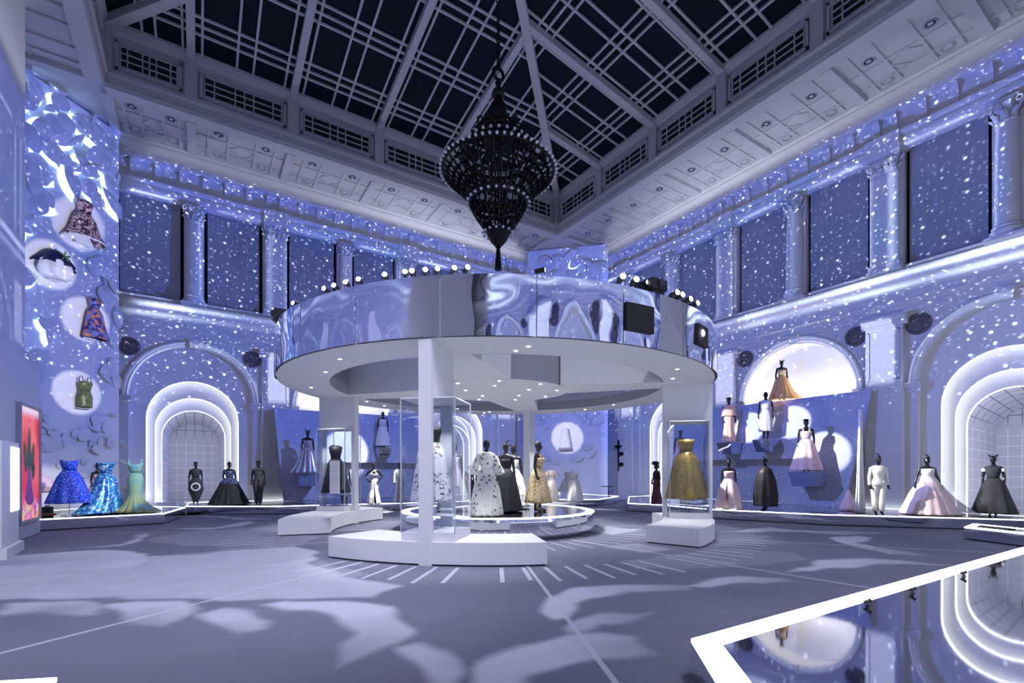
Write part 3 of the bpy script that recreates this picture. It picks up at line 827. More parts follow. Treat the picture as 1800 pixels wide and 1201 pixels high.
for (x, y, sx_, sy_) in ((XB - WB, YA - WA, -1, -1), (XC + WB, YA - WA, 1, -1), (XB - WB, YD + WA, -1, 1), (XC + WB, YD + WA, 1, 1)):
    h = min(OX, OY) / 2
    p, q = Vector((x, y, SZ0)), Vector((x + sx_ * h, y + sy_ * h, SZ0 + SLO * h))
    t = q - p; n = Vector((-t.y, t.x, 0)).normalized() * 0.16; z = Vector((0, 0, 0.3))
    MB().add([p + n, p - n, q - n, q + n, p + n - z, p - n - z, q - n - z, q + n - z],
             [(0, 1, 2, 3), (7, 6, 5, 4), (0, 4, 5, 1), (1, 5, 6, 2), (2, 6, 7, 3), (3, 7, 4, 0)]).build('hip_rafter', M_MUNT, sky)
# ------------------------------------------------------------------ ring canopy
FINS = [R(a) - (PI / 2 - TH) for a in (-101, -12.5, 78, 166.5)]      # camera-frame angles turned to the room frame
M_SOFF = plain('matt_white_soffit', (0.82, 0.82, 0.84), 0.7, var=0.03)
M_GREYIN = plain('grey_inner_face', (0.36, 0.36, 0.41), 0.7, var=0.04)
M_MIRR = mirror('rippled_mirror_steel', (0.86, 0.88, 0.94), 0.02, 0.07, 1.0, 0.5)
ringc = tag(empty('ring_canopy', (RX, RY, 0)), 'big round white canopy clad in rippled mirror panels, on four fins', 'canopy')
b = MB().lathe([(RI, RZ0), (RO, RZ0), (RO - 0.03, RZ0 + 0.03), (RO - 0.03, RZ1 - 0.03), (RI + 0.03, RZ1 - 0.03), (RI + 0.03, RZ0 + 0.03), (RI, RZ0)], 120, cap=False)
b.build('ring_soffit', M_SOFF, ringc)
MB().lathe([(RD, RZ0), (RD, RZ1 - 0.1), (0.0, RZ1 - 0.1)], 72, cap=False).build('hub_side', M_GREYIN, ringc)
MB().lathe([(0.0, RZ0 + 0.001), (RD, RZ0 + 0.001)], 72, cap=False).build('hub_soffit', M_SOFF, ringc)
for k, a in enumerate(FINS):
    ca, sa = math.cos(a), math.sin(a)
    def L2(r, w): return (r * ca - w * sa, r * sa + w * ca)
    pts = [L2(RD - 0.1, -0.75), L2(RI + 0.04, -0.45), L2(RI + 0.04, 0.45), L2(RD - 0.1, 0.75)]
    MB().prism(pts, RZ0 + 0.003, RZ1 - 0.12).build('spoke', M_SOFF if k == 0 else M_SOFF, ringc)
    fin = MB().prism([L2(RI + 0.02, -0.115), L2(RO - 0.01, -0.115), L2(RO - 0.01, 0.115), L2(RI + 0.02, 0.115)], 2.96, RZ0 - 0.001).build('fin_header', M_WHITE, ringc)
    MB().prism([L2(RO - 0.10, -0.117), L2(RO + 0.015, -0.117), L2(RO + 0.015, 0.117), L2(RO - 0.10, 0.117)], 0.0, RZ0 - 0.002).build('fin_post', M_WHITE, ringc)
    MB().prism([L2(RI - 0.015, -0.117), L2(RI + 0.10, -0.117), L2(RI + 0.10, 0.117), L2(RI - 0.015, 0.117)], 0.0, RZ0 - 0.002).build('fin_post', M_WHITE, ringc)
def arc_panel(r0, r1, a0, a1, z0, z1, n=8):
    m = MB()
    pts = [(r1 * math.cos(a0 + (a1 - a0) * i / n), r1 * math.sin(a0 + (a1 - a0) * i / n)) for i in range(n + 1)]
    pin = [(r0 * math.cos(a0 + (a1 - a0) * i / n), r0 * math.sin(a0 + (a1 - a0) * i / n)) for i in range(n + 1)]
    return m.prism(pts + pin[::-1], z0, z1)
NP = 22
rnd = random.Random(3)
for k in range(NP):
    a0 = 2 * PI * k / NP; a1 = 2 * PI * (k + 1) / NP - 0.003
    # each sheet bows slightly on its own
    m = MB(); n = 12; bow = rnd.uniform(-0.035, 0.05); lean = rnd.uniform(-0.02, 0.02)
    for j, zz in enumerate((RZ0 + 0.012, (RZ0 + RZ1) / 2, RZ1)):
        for i in range(n + 1):
            t = i / n; a = a0 + (a1 - a0) * t
            r = RO + 0.004 + bow * math.sin(PI * t) * 0.5 + lean * (j - 1) * 0.5 + 0.03
            m.v.append((r * math.cos(a), r * math.sin(a), zz))
    for j in range(2):
        for i in range(n): m.f.append((j * (n + 1) + i, j * (n + 1) + i + 1, (j + 1) * (n + 1) + i + 1, (j + 1) * (n + 1) + i))
    o = m.build('mirror_panel', M_MIRR, ringc, True, fix=False)
    if k == 0: o['label'] = 'rippled mirror sheet'
for k in range(16):
    a0 = 2 * PI * k / 16; a1 = 2 * PI * (k + 1) / 16 - 0.003
    m = MB(); n = 8
    for zz in (RZ0 + 0.3, RZ1):
        for i in range(n + 1):
            a = a0 + (a1 - a0) * i / n; m.v.append(((RI - 0.004) * math.cos(a), (RI - 0.004) * math.sin(a), zz))
    for i in range(n): m.f.append((i, i + 1, n + 2 + i, n + 1 + i))
    m.build('inner_mirror_panel', M_MIRR, ringc, True, fix=False)
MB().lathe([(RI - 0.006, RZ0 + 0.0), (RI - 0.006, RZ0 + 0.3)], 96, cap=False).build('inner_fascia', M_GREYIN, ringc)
# small recessed lamps under the canopy
DOT = MB().lathe([(0.0, 0.0), (0.035, 0.0)], 12, cap=False).mesh('recessed_lamp')
dots = []
for k in range(8): dots.append((5.2, 2 * PI * k / 8 + 0.35))
for k in range(6): dots.append((4.85, 2 * PI * k / 6 + 0.05))
for k in range(9): dots.append((1.7, 2 * PI * k / 9))
for k in range(5): dots.append((0.95, 2 * PI * k / 5 + 0.3))
for r, a in dots:
    put('recessed_lamp', DOT, M_DOT, ringc, loc=(r * math.cos(a), r * math.sin(a), RZ0 - 0.004), rot=(PI, 0, 0))
# projector windows in the mirror band
def ring_ang(px, r=RO):
    """angle on the near side of the ring (radius r) for a picture column"""
    d = Vector(ray(px)).normalized(); c_ = Vector((RX, RY)); bq = d.dot(c_)
    disc = bq * bq - (c_.dot(c_) - r * r)
    t = bq - math.sqrt(max(disc, 0)); p = d * t - c_
    return math.atan2(p.y, p.x)
for x0, x1, za, zb in ((1099, 1147, 4.22, 4.72), (1224, 1241, 4.3, 4.72)):
    a0, a1 = ring_ang(x0, RO + 0.04), ring_ang(x1, RO + 0.04)
    a0, a1 = min(a0, a1), max(a0, a1)
    arc_panel(RO + 0.0, RO + 0.085, a0, a1, za, zb, 6).build('projector_window', M_BLACK, ringc)
aw = ring_ang(1232, RO + 0.05)
put('projector_lens', MB().lathe([(0, 0.02), (0.05, 0.015), (0.07, 0.0)], 16, cap=False).mesh('projector_lens'), glow('projector_lens', (0.75, 0.85, 1.0), 18), ringc, True,
    loc=((RO + 0.10) * math.cos(aw), (RO + 0.10) * math.sin(aw), 4.55), rot=(0, PI / 2, aw))
# the downlight of the canopy
for k in range(4):
    a = FINS[k] + PI / 4
    spot('canopy_light', (RX + 1.2 * math.cos(a), RY + 1.2 * math.sin(a), RZ0 - 0.05), (RX + 1.0 * math.cos(a), RY + 1.0 * math.sin(a), 0), 380, 125, 0.8, (0.95, 0.96, 1.0), 0.05)
for k in range(4):
    a = FINS[k]
    for sg in (-1, 1):
        q = a + sg * 0.14
        spot('plinth_light', (RX + 5.2 * math.cos(q), RY + 5.2 * math.sin(q), RZ0 - 0.05), (RX + 5.2 * math.cos(a + sg * .10), RY + 5.2 * math.sin(a + sg * .10), 0), 170, 62, 0.6, (1, 1, 1), 0.03)

# spotlights clamped along the rim
LAMPC = MB().lathe([(0.0, -0.16), (0.06, -0.16), (0.07, -0.1), (0.07, 0.08), (0.085, 0.10), (0.085, 0.14), (0.07, 0.14)], 14, cap=False).mesh('housing')
LAMPL = MB().lathe([(0.0, 0.125), (0.072, 0.125)], 14, cap=False).mesh('lens')
LAMPY = MB().tube([(0.0, 0.09, 0), (0.0, 0.11, 0), (-0.16, 0.11, 0), (-0.16, -0.11, 0), (0.0, -0.11, 0), (0, -0.09, 0)], 0.012, 5).tube([(-0.16, 0, 0), (-0.26, 0, 0)], 0.016, 6).mesh('yoke')
BIG = {632: 1.3, 677: 1.2}
def rim_lamp(px, far=False, lit=True, s=1.0, r=RO - 0.12, turn=0.0, lean=0.0, big=False):
    a = ring_ang(px, r)
    x, y = RX + r * math.cos(a), RY + r * math.sin(a)
    e = empty('spotlight', (x, y, RZ1 + 0.24 * s))
    yoke = put('yoke', LAMPY, M_BLACKP, e, rot=(0, -PI / 2, a), scale=s)
    h = put('housing', LAMPC, M_BLACKP, e, True, rot=(0, PI / 2 + lean, a + turn), scale=s)
    if lit: put('lens', LAMPL, M_LENS, h)
    else: put('lens', LAMPL.copy(), M_DIMLAMP, h)
    return e
G_ = 'spotlights on the canopy rim'
lampspec = [(500, 1, 'leftmost'), (520, 1, ''), (573, 1, ''), (590, 1, ''), (610, 1, ''), (632, 1, ''), (677, 1, ''), (712, 1, ''), (724, 1, ''), (747, 1, ''), (768, 1, ''), (797, 1, ''), (820, 1, ''), (950, 1, ''), (1092, 1, ''), (1115, 1, ''), (1136, 1, ''), (1155, 1, ''), (1185, 1, ''), (1194, 1, ''), (1208, 0, ''), (1220, 0, '')]
for ki, (px, lit, _) in enumerate(lampspec):
    s = 0.62 if px < 1000 else 0.8
    e = rim_lamp(px, lit=bool(lit), s=s, turn=(0.45 if px < 900 else -0.35 if px > 1000 else 1.1), lean=-0.05)
    side = 'left part' if px < 700 else 'middle part' if px < 1000 else 'right part'
    nth = 'first second third fourth fifth sixth seventh eighth ninth tenth eleventh twelfth thirteenth fourteenth fifteenth sixteenth seventeenth eighteenth nineteenth twentieth twenty-first twenty-second'.split()[ki]
    tag(e, 'small black spotlight on the canopy rim, %s counted from the left end' % nth, 'spotlight', G_)
# projectors that throw the star field
PROJ = MB().box(-0.24, 0.24, -0.2, 0.2, 0, 0.2).box(-0.2, 0.2, -0.16, 0.16, -0.05, 0.0).mesh('housing')
PLEN = MB().lathe([(0.07, 0.0), (0.07, 0.05), (0.055, 0.055), (0.0, 0.03)], 16, cap=False).mesh('lens')
for k, (dx, dy) in enumerate(((0, 1), (1, 0), (-1, 0), (0, -1))):
    e = empty('projector', (RX + dx * 5.68, RY + dy * 5.68, RZ1 + 0.06), math.atan2(dy, dx))
    put('housing', PROJ, M_BLACKP, e)
    put('lens', PLEN, M_DIMLAMP, e, True, loc=(0.24, 0, 0.12), rot=(0, PI / 2, 0))
    tag(e, 'black video projector on the canopy rim facing the %s' % ('back wall', 'right wall', 'left wall', 'viewer')[k], 'projector', 'projectors on the canopy rim')

# plinths under the fins
def plinth(a0, a1, label):
    e = empty('plinth', (RX, RY, 0))
    arc_panel(RI - 0.02, RO, a0, a1, 0.03, 0.40, 24).build('body', M_WHITE, e)
    arc_panel(RI + 0.03, RO - 0.05, a0 + .008, a1 - .008, 0.0, 0.03, 24).build('kick', M_BLACKP, e)
    arc_panel(RI - 0.02, RO, a0, a1, 0.40, 0.41, 24).build('top', M_WHITE, e)
    tag(e, label, 'plinth', 'curved plinths under the canopy')
def cang(d): return R(d) - (PI / 2 - TH)
plinth(cang(-122), cang(-80), 'long curved white plinth nearest the viewer')
plinth(cang(-41), cang(4), 'curved white plinth under the gold gown case')
plinth(cang(150), cang(199), 'curved white plinth under the black dress case')
plinth(cang(60), cang(100), 'curved white plinth at the far side of the canopy')

# glass vitrines on the fins
def vitrine(k, label, hw):
    a = FINS[k]; ca, sa = math.cos(a), math.sin(a)
    e = empty('vitrine', (RX, RY, 0), a)
    r0, r1 = RI + 0.12, RO - 0.12
    MB().box(r0, r1, -hw, hw, 0.412, 0.56).build('base', M_WHITE, e)
    for (x0, x1, y0, y1) in ((r0, r1, -hw, -hw + 0.012), (r0, r1, hw - 0.012, hw), (r0, r0 + 0.012, -hw + .012, hw - .012), (r1 - 0.012, r1, -hw + .012, hw - .012)):
        MB().box(x0, x1, y0, y1, 0.562, 2.92).build('pane', M_GLASS, e)
    for x in (r0, r1):
        for y in (-hw, hw): MB().box(x - 0.012, x + 0.012, y - 0.012, y + 0.012, 0.56, 2.94).build('edge_trim', M_EDGE, e)
    MB().box(r0, r1, -hw, hw, 2.93, 2.955).build('top', M_WHITE, e)
    mid_ = ((r0 + r1) / 2 * ca + RX, (r0 + r1) / 2 * sa + RY)
    for sg in (-1, 1): spot('case_fill', (mid_[0] - sg * .3 * sa, mid_[1] + sg * .3 * ca, 2.92), (mid_[0], mid_[1], 0.9), 55, 95, .6, (1, .98, .95), .04)  # unseen lamps added to brighten the gown inside
    tag(e, label, 'display case', 'glass display cases on the canopy fins')
M_EDGE = plain('polished_edge', (0.6, 0.65, 0.72), 0.15, var=0.05, alpha=0.55)
vitrine(0, 'tall glass case holding the black top and white flowered skirt', 0.50)
vitrine(1, 'tall glass case holding the gold strapless gown', 0.50)
vitrine(3, 'tall glass case holding the black dress', 0.45)

# round mirrored dais
ped = tag(empty('round_dais', (RX, RY, 0)), 'low round mirrored dais glowing at the rim in the centre', 'dais')
MB().lathe([(2.74, 0.02), (2.76, 0.10), (2.73, 0.25), (2.76, 0.40), (2.74, 0.50)], 96, cap=False).build('mirror_side', M_CHROME, ped, True)
MB().lathe([(2.70, 0.0), (2.70, 0.02), (2.74, 0.02)], 72, cap=False).build('kick', M_BLACKP, ped)
MB().lathe([(2.76, 0.505), (2.76, 0.52), (2.52, 0.522), (2.52, 0.505)], 96, cap=False).build('light_rim', M_LEDLINE, ped, True)
MB().lathe([(0.0, 0.518), (2.52, 0.518)], 96, cap=False).build('top', mirror('pale_gloss_top', (0.74, 0.75, 0.80), 0.08), ped)
PZ = 0.522

# ------------------------------------------------------------------ display platforms along the walls
def inset(pts, d):
    n = len(pts); out = []
    area = sum(pts[i][0] * pts[(i + 1) % n][1] - pts[(i + 1) % n][0] * pts[i][1] for i in range(n))
    sg = 1 if area > 0 else -1
    for i in range(n):
        p0, p1, p2 = Vector(pts[i - 1]), Vector(pts[i]), Vector(pts[(i + 1) % n])
        a, b_ = (p1 - p0).normalized(), (p2 - p1).normalized()
        na, nb = Vector((-a.y, a.x)) * sg, Vector((-b_.y, b_.x)) * sg
        m = (na + nb); m = m / max(0.25, m.length_squared) * 2
        q = p1 + m * d; out.append((q.x, q.y))
    return out
def platform(pts, h, label, led_w=0.05, name='display_platform', topmat=None, wide=False):
    e = empty(name, (0, 0, 0))
    MB().prism(pts, 0.03, h - 0.03).build('mirror_side', M_CHROME, e)
    MB().prism(inset(pts, 0.05), 0.0, 0.03).build('kick', M_BLACKP, e)
    ins = inset(pts, led_w)
    n = len(pts); m = MB()
    m.add([(x, y, h) for x, y in pts] + [(x, y, h) for x, y in ins] + [(x, y, h - 0.028) for x, y in pts],
          [(i, (i + 1) % n, n + (i + 1) % n, n + i) for i in range(n)] + [(i, 2 * n + i, 2 * n + (i + 1) % n, (i + 1) % n) for i in range(n)])
    m.build('light_edge', M_LED if wide else M_LEDLINE, e)
    MB().prism(ins, h - 0.03, h - 0.004).build('top', topmat or M_TOPMIRROR, e)
    return tag(e, label, 'platform')
P2 = lambda x, y, z=0.0: PG(x, y, z)[:2]
off = lambda t, s: (XB - t, YA - s)
lp = [P2(82, 930), P2(289, 921), P2(325.6, 909), off(20.6, 0.5), off(23.4, 0.5), off(26.6, 3.9), off(26.6, 5.4)]
platform([P2(70, 934), P2(289, 921), P2(325.6, 908), off(21.35, 2.9), off(23.1, 1.0), off(26.2, 4.2), off(24.9, 5.6)], ZP, 'low mirrored platform carrying the blue, sequinned and green gowns')
ap = [off(21.0, 2.95), P2(327, 905), P2(480, 905), P2(693, 898), off(10.6, 6.1), off(9.0, 5.0), off(6.4, 2.6), off(6.4, 0.3), off(21.0, 0.3)]
platform(ap, ZP - 0.01, 'long mirrored platform along the back wall')
platform([P2(940, 890.5), P2(1053, 890), off(2.0, 6.2), off(2.1, 2.1), off(6.2, 2.0)][::-1], ZP - 0.005, 'mirrored platform before the corner panel of white dresses')
bp = [P2(1103, 898.5), P2(1163, 902.5), P2(1250, 912), P2(1447, 923.5), P2(1690, 931), P2(1800, 935), off(0.3, 24.0), off(0.3, 6.9), off(2.0, 6.9)]
platform(bp, ZP, 'long mirrored platform along the right wall')
q0, q1 = Vector(P2(1215, 1123, .3)), Vector(P2(1780, 967, .3)); qd = (q1 - q0).normalized()
q2 = q0 + qd * 11.0; qs = (Vector(P2(1263, 1201, .3)) - q0).normalized()
fp = platform([tuple(q0), tuple(q2), tuple(q2 + qs * 3.2), tuple(q0 + qs * 3.2)], 0.30, 'dark mirror platform with a broad glowing white border, nearest the viewer', 0.21, wide=True)
r0 = Vector(P2(1695, 948)); rd = (Vector(P2(1800, 962)) - r0).normalized(); rb = (Vector(P2(1733, 917, .3)) - Vector(P2(1697, 930, .3))).normalized()
platform([tuple(r0), tuple(r0 + rd * 6), tuple(r0 + rd * 6 + rb * 1.2), tuple(r0 + rb * 1.2)], 0.30, 'small low mirrored platform at the right edge before the black gown', 0.16, wide=True)
s0 = Vector(P2(100, 1191, .3))
sl = Vector(P2(-120, 1204, .3)) - s0; sl.normalize(); sb = Vector((qd.x, qd.y)) * -1
platform([tuple(s0), tuple(s0 + sl * 2.5), tuple(s0 + sl * 2.5 + Vector(W(0, -1)) * 0.4), tuple(s0 + Vector(W(0, -1)) * 0.4)], 0.30, 'corner of a glowing platform at the bottom left', 0.15, wide=True)
# little spotlights along the near platform
for px, py in ((1525, 1065), (1604, 1043), (1694, 1013)):
    x, y, z = PG(px, py, 0.30)
    e = empty('mini_spotlight', (x, y, 0.30), math.atan2(qd.y, qd.x))
    put('housing', LAMPC, M_BLACKP, e, True, loc=(0, 0, 0.045), rot=(0, PI / 2 - 0.5, -PI / 2), scale=0.22)
    MB().box(-0.007, 0.007, -0.007, 0.007, 0, 0.035).build('bracket', M_BLACKP, e)
    MB().box(-0.018, 0.018, -0.018, 0.018, 0, 0.006).build('foot', M_BLACKP, e)
    tag(e, 'tiny black spotlight standing on the near mirror platform, %s of three' % {1525: 'closest to the platform corner', 1604: 'middle one', 1694: 'farthest from the corner'}[px], 'spotlight', 'tiny spotlights on the near platform')

# ------------------------------------------------------------------ leaning starry panels
def painted_stars(name, base=(0.54, 0.57, 0.75), base2=(0.42, 0.48, 0.72)):  # projected blue and stars painted into the base colour
    m, p = new_mat(name); o = coords()
    bg = mixc(sstep(noise(o, 0.9, 2.0), 0.35, 0.65), base, base2)
    f = X_(vec(0.0, 0.0).node.outputs[0])
    def dots(sc, rad, thr):
        n = voro(o, sc); rn = sepc(n.outputs['Color'])[0]
        return sstep(X_(n.outputs['Distance']) / sc, rad, rad * 0.4) * sstep(rn, thr, 0.95)
    d = xmin(dots(5.0, 0.046, 0.2) + dots(10.0, 0.028, 0.15) + dots(3.2, 0.055, 0.4), 1.0)
    lk(mixc(d, bg, (0.95, 0.97, 1.0)), p.inputs['Base Color']); p.inputs['Roughness'].default_value = 0.6
    return m
M_STARPAINT = painted_stars('painted_stars')
M_STARL = painted_stars('pale_painted_stars', (0.50, 0.53, 0.68), (0.40, 0.45, 0.66))
def leaning(wall_pt, name_label, a_top0, a_top1, a_bot0, a_bot1, notch, flip):
    """front plane leans: at floor vb out from the wall, at the top vt; notch = (a, z) lower region set back"""
    e = empty('leaning_panel', (0, 0, 0))
    vb, vt, zt = wall_pt
    def Q(a, z, dv=0.0):
        t = (z - ZP) / (zt - ZP); v = vb + (vt - vb) * t + dv
        return (off(a, v) if flip else (off(v, a))) + (z,)
    def face(mb, poly, dv=0.0): mb.add([Q(a, z, dv) for a, z in poly], [tuple(range(len(poly)))])
    na, nz, na2 = notch
    f = lambda z: (z - ZP) / (zt - ZP)
    L = lambda z: a_bot0 + (a_top0 - a_bot0) * f(z)
    Rr = lambda z: a_bot1 + (a_top1 - a_bot1) * f(z)
    up = [(L(nz), nz), (Rr(nz), nz), (Rr(zt), zt), (L(zt), zt)]
    lo = [(na2, ZP), (Rr(ZP), ZP), (Rr(nz), nz), (na, nz)]
    for nm, poly in (('upper_board', up), ('lower_board', lo)):
        m = MB(); n = len(poly)
        fr = [Q(a, z) for a, z in poly]; bk = [Q(a, z, -0.12) for a, z in poly]
        m.add(fr + bk, [tuple(range(n)), tuple(range(n, 2 * n))[::-1]] + [(i, n + i, n + (i + 1) % n, (i + 1) % n) for i in range(n)])
        m.build(nm, M_STARPAINT, e)
    m = MB(); poly = [(L(ZP), ZP), (na + 0.4, ZP), (na + 0.4, nz), (L(nz), nz)]
    fr = [Q(a, z, -0.62 + 0.0) for a, z in poly]; bk = [Q(a, z, -0.7) for a, z in poly]
    m.add(fr + bk, [tuple(range(4)), tuple(range(4, 8))[::-1]] + [(i, 4 + i, 4 + (i + 1) % 4, (i + 1) % 4) for i in range(4)])
    m.build('recessed_board', M_STARL, e)
    # mirrored cheek closing the slanted end against the wall
    m = MB(); zs = [ZP + 0.002, zt]
    vs = [Q(Rr(z) + 0.004, z) for z in zs] + [((off(Rr(z) + 0.02, 0.3) if flip else off(0.3, Rr(z) + 0.02)) + (z,)) for z in zs]
    m.add(vs, [(0, 1, 3, 2)]); m.build('mirror_cheek', M_CHROME, e, fix=False)
    m = MB(); m.add([Q(L(zt), zt), Q(Rr(zt), zt)] + [((off(a, 0.24) if flip else off(0.24, a)) + (zt,)) for a in (Rr(zt), L(zt))], [(0, 1, 2, 3)])
    m.build('top_ledge', M_WHITE, e, fix=False)
    tag(e, name_label, 'panel')
    return Q
QB = leaning((1.05, 0.40, 4.55), 'leaning starry blue panel below the white lunette on the right wall', 8.5, 17.05, 8.8, 16.45, (14.55, 2.15, 14.15), False)
QA = leaning((1.45, 0.65, 4.45), 'leaning starry blue panel with a white gown shelf, behind the canopy fin', 10.2, 17.78, 10.6, 17.5, (15.3, 2.05, 15.0), True)
def shelf(pos, w, d, h, nrm, label, mirror_=True, bk=0.45):
    e = empty('shelf_block', pos, math.atan2(nrm[1], nrm[0]))
    m = MB().add([(-bk, -w, 0), (d, -w, 0), (d, w, 0), (-bk, w, 0), (-bk, -w * .8, -h), (d * .55, -w * .8, -h), (d * .55, w * .8, -h), (-bk, w * .8, -h)],
                 [(0, 1, 2, 3), (7, 6, 5, 4), (0, 4, 5, 1), (1, 5, 6, 2), (2, 6, 7, 3), (3, 7, 4, 0)])
    m.build('block', M_CHROME if mirror_ else plain('blue_block', (0.24, 0.28, 0.52), 0.5), e)
    MB().box(-bk, d, -w, w, 0.0, 0.012).build('top', M_WHITE, e)
    return tag(e, label, 'shelf', 'shelf blocks on the starry panels')

# ------------------------------------------------------------------ leaf panels across the room corners
def leaf_mesh(kind):
    m = MB(); n = 9
    L = []; Rr = []; mid = []
    for i in range(n + 1):
        t = i / n
        if kind == 0: w = 0.36 * math.sin(PI * t) ** 0.8
        elif kind == 1: w = 0.20 * math.sin(PI * t) ** 0.9
        elif kind == 2: w = 0.48 * math.sin(PI * min(1, t * 1.05)) ** 0.6 * (1 - 0.25 * t)
        else: w = 0.11 * math.sin(PI * t)
        bend = 0.10 * math.sin(PI * t)
        mid.append((0.06 * math.sin(3 * t), bend + 0.02, t)); L.append((-w, bend - 0.10 * w, t)); Rr.append((w, bend - 0.10 * w, t))
    m.v = mid + L + Rr; k = n + 1
    for i in range(n):
        m.f += [(i, i + 1, k + i + 1, k + i), (2 * k + i, 2 * k + i + 1, i + 1, i)]
    return m.mesh('leaf')
LEAF = [leaf_mesh(k) for k in range(4)]
M_PAPER = plain('white_paper', (0.72, 0.73, 0.76), 0.8, var=0.05)
M_LEAFGLOW = glow('added_leaf_glow', (0.42, 0.60, 1.0), 2.2)  # glowing leaf shapes added in place of projected highlights
for q in LEAF: q.materials.append(M_PAPER)
def leaf_panel(center, rz, w, h, nleaf, seed, label, glowzone, clear=()):
    """local x across the panel, y towards the room"""
    e = empty('leaf_panel', (center[0], center[1], 0), rz)
    MB().box(-w / 2, w / 2, -0.18, 0, 0, h).build('board', M_WHITE, e)
    g = random.Random(seed); placed = []
    for i in range(nleaf):
        for tr in range(30):
            x = g.uniform(-w / 2 + .1, w / 2 - .1); z = g.uniform(1.9, h - 0.2) if g.random() < 0.9 else g.uniform(1.6, 4)
            if all(math.hypot(x - a, (z - b) * 0.75) > cr for a, b, cr in clear): break
        k = g.choice((0, 0, 1, 1, 2, 3)); top = z / h
        s = g.uniform(0.45, 1.05) * (0.6 + 0.75 * top ** 1.5)
        ra = g.uniform(0, 2 * PI)
        put('leaf', LEAF[k], None, e, True, loc=(x, 0.05 + g.random() * 0.12, z), rot=(g.uniform(-.15, .15), ra, g.uniform(-.3, .3)), scale=s)
        placed.append((x, z, ra, s, k))
    g.shuffle(placed)
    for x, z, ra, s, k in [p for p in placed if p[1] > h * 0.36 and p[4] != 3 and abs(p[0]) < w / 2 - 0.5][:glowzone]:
        put('added_leaf_glow', LEAFB[k], M_LEAFGLOW, e, loc=(x + g.choice((-1, 1)) * 0.09 * s, 0.02, z - 0.06 * s), rot=(0, ra, 0), scale=s * 1.02)
    return tag(e, label, 'panel')
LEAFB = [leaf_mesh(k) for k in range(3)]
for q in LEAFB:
    q.name = 'added_leaf_glow'
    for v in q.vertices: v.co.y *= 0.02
dl = W(-math.sin(R(12.27)) * 0 + 0, 0)
pe = PA(209, 500, 0.72)                     # edge of the left corner panel nearest the back wall
ux = Vector((-1, -1)).normalized()          # runs away from the back wall, towards the left wall
PLW = 4.7
pc = Vector(pe[:2]) + ux * PLW / 2
LPZ = math.atan2(ux.y, ux.x) + PI           # local -x runs along ux; local y then faces the room
def on_leaf(px, py):
    """point on the left leaf panel seen at a pixel"""
    d = Vector(ray(px)); n = Vector((-math.sin(LPZ), math.cos(LPZ)))
    t = pc.dot(n) / d.dot(n); return (d.x * t, d.y * t, EYE + (H0 - py) * t / F)
def leaf_local(p):
    v = Vector(p[:2]) - pc; xl = Vector((math.cos(LPZ), math.sin(LPZ)))
    return v.dot(xl), p[2]
if Vector((-math.sin(LPZ), math.cos(LPZ))).dot(Vector((RX, RY)) - pc) < 0: LPZ += PI
hung = {'speckled': (138, 395), 'flower': (88, 466), 'printed': (150, 562), 'olive': (135, 690)}
clr = [(*leaf_local(on_leaf(*p)), 1.15) for p in hung.values()]
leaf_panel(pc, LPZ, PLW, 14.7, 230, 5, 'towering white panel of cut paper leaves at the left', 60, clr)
cc = Vector((XB, YA)) - Vector((1, 1)).normalized() * 3.42
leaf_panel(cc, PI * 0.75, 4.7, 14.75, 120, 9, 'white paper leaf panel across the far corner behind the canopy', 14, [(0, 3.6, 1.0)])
bd_ = Vector((XB - 2.42, YD + 2.42))
leaf_panel(bd_, PI * 0.25, 4.7, 14.7, 40, 11, 'paper leaf panel across the corner behind the viewer', 0)
# ------------------------------------------------------------------ left foreground: partition, picture, text pylon
NXC = W(*[0, 0])[0]
pe_x = -3.58                                  # face of the partition (plane X), from its foot in the picture
pe_y = PG(70, 936)[1]
M_PART = plain('partition_paint', (0.62, 0.62, 0.66), 0.75, var=0.03, scale=0.8)
pt = MB().box(XC + 0.9, pe_x, YD + 0.9, pe_y, 0.0, 4.45).build('wall_partition', M_PART)
tag(pt, 'plain white partition at the left edge carrying a red picture', kind='structure')
MB().box(XC + 0.9, pe_x - 0.28, YD + 0.9, pe_y - 0.02, 4.45, ZC - 0.02).build('partition_upper', M_PART, pt)
def on_part(px, py):
    r = ray(px); d = pe_x / r[0] if abs(r[0]) > 1e-6 else 0
    return (r[0] * d, r[1] * d, EYE + (H0 - py) * d / F)
a0, a1 = on_part(27, 702), on_part(64, 912)
y0, y1, z0, z1 = a0[1], a1[1], on_part(64, 912)[2], on_part(64, 720)[2]
pic = tag(empty('picture', (pe_x + 0.002, y0, z0)), 'red poster with green plant and pink flower on the partition', 'picture')
wd, hg = y1 - y0, z1 - z0
fr = MB(); t = 0.06
fr.box(0, 0.10, 0, t, 0, hg).box(0, 0.10, wd - t, wd, 0, hg).box(0, 0.10, t, wd - t, 0, t).box(0, 0.10, t, wd - t, hg - t, hg)
fr.build('frame', plain('grey_frame', (0.30, 0.30, 0.34), 0.5), pic)
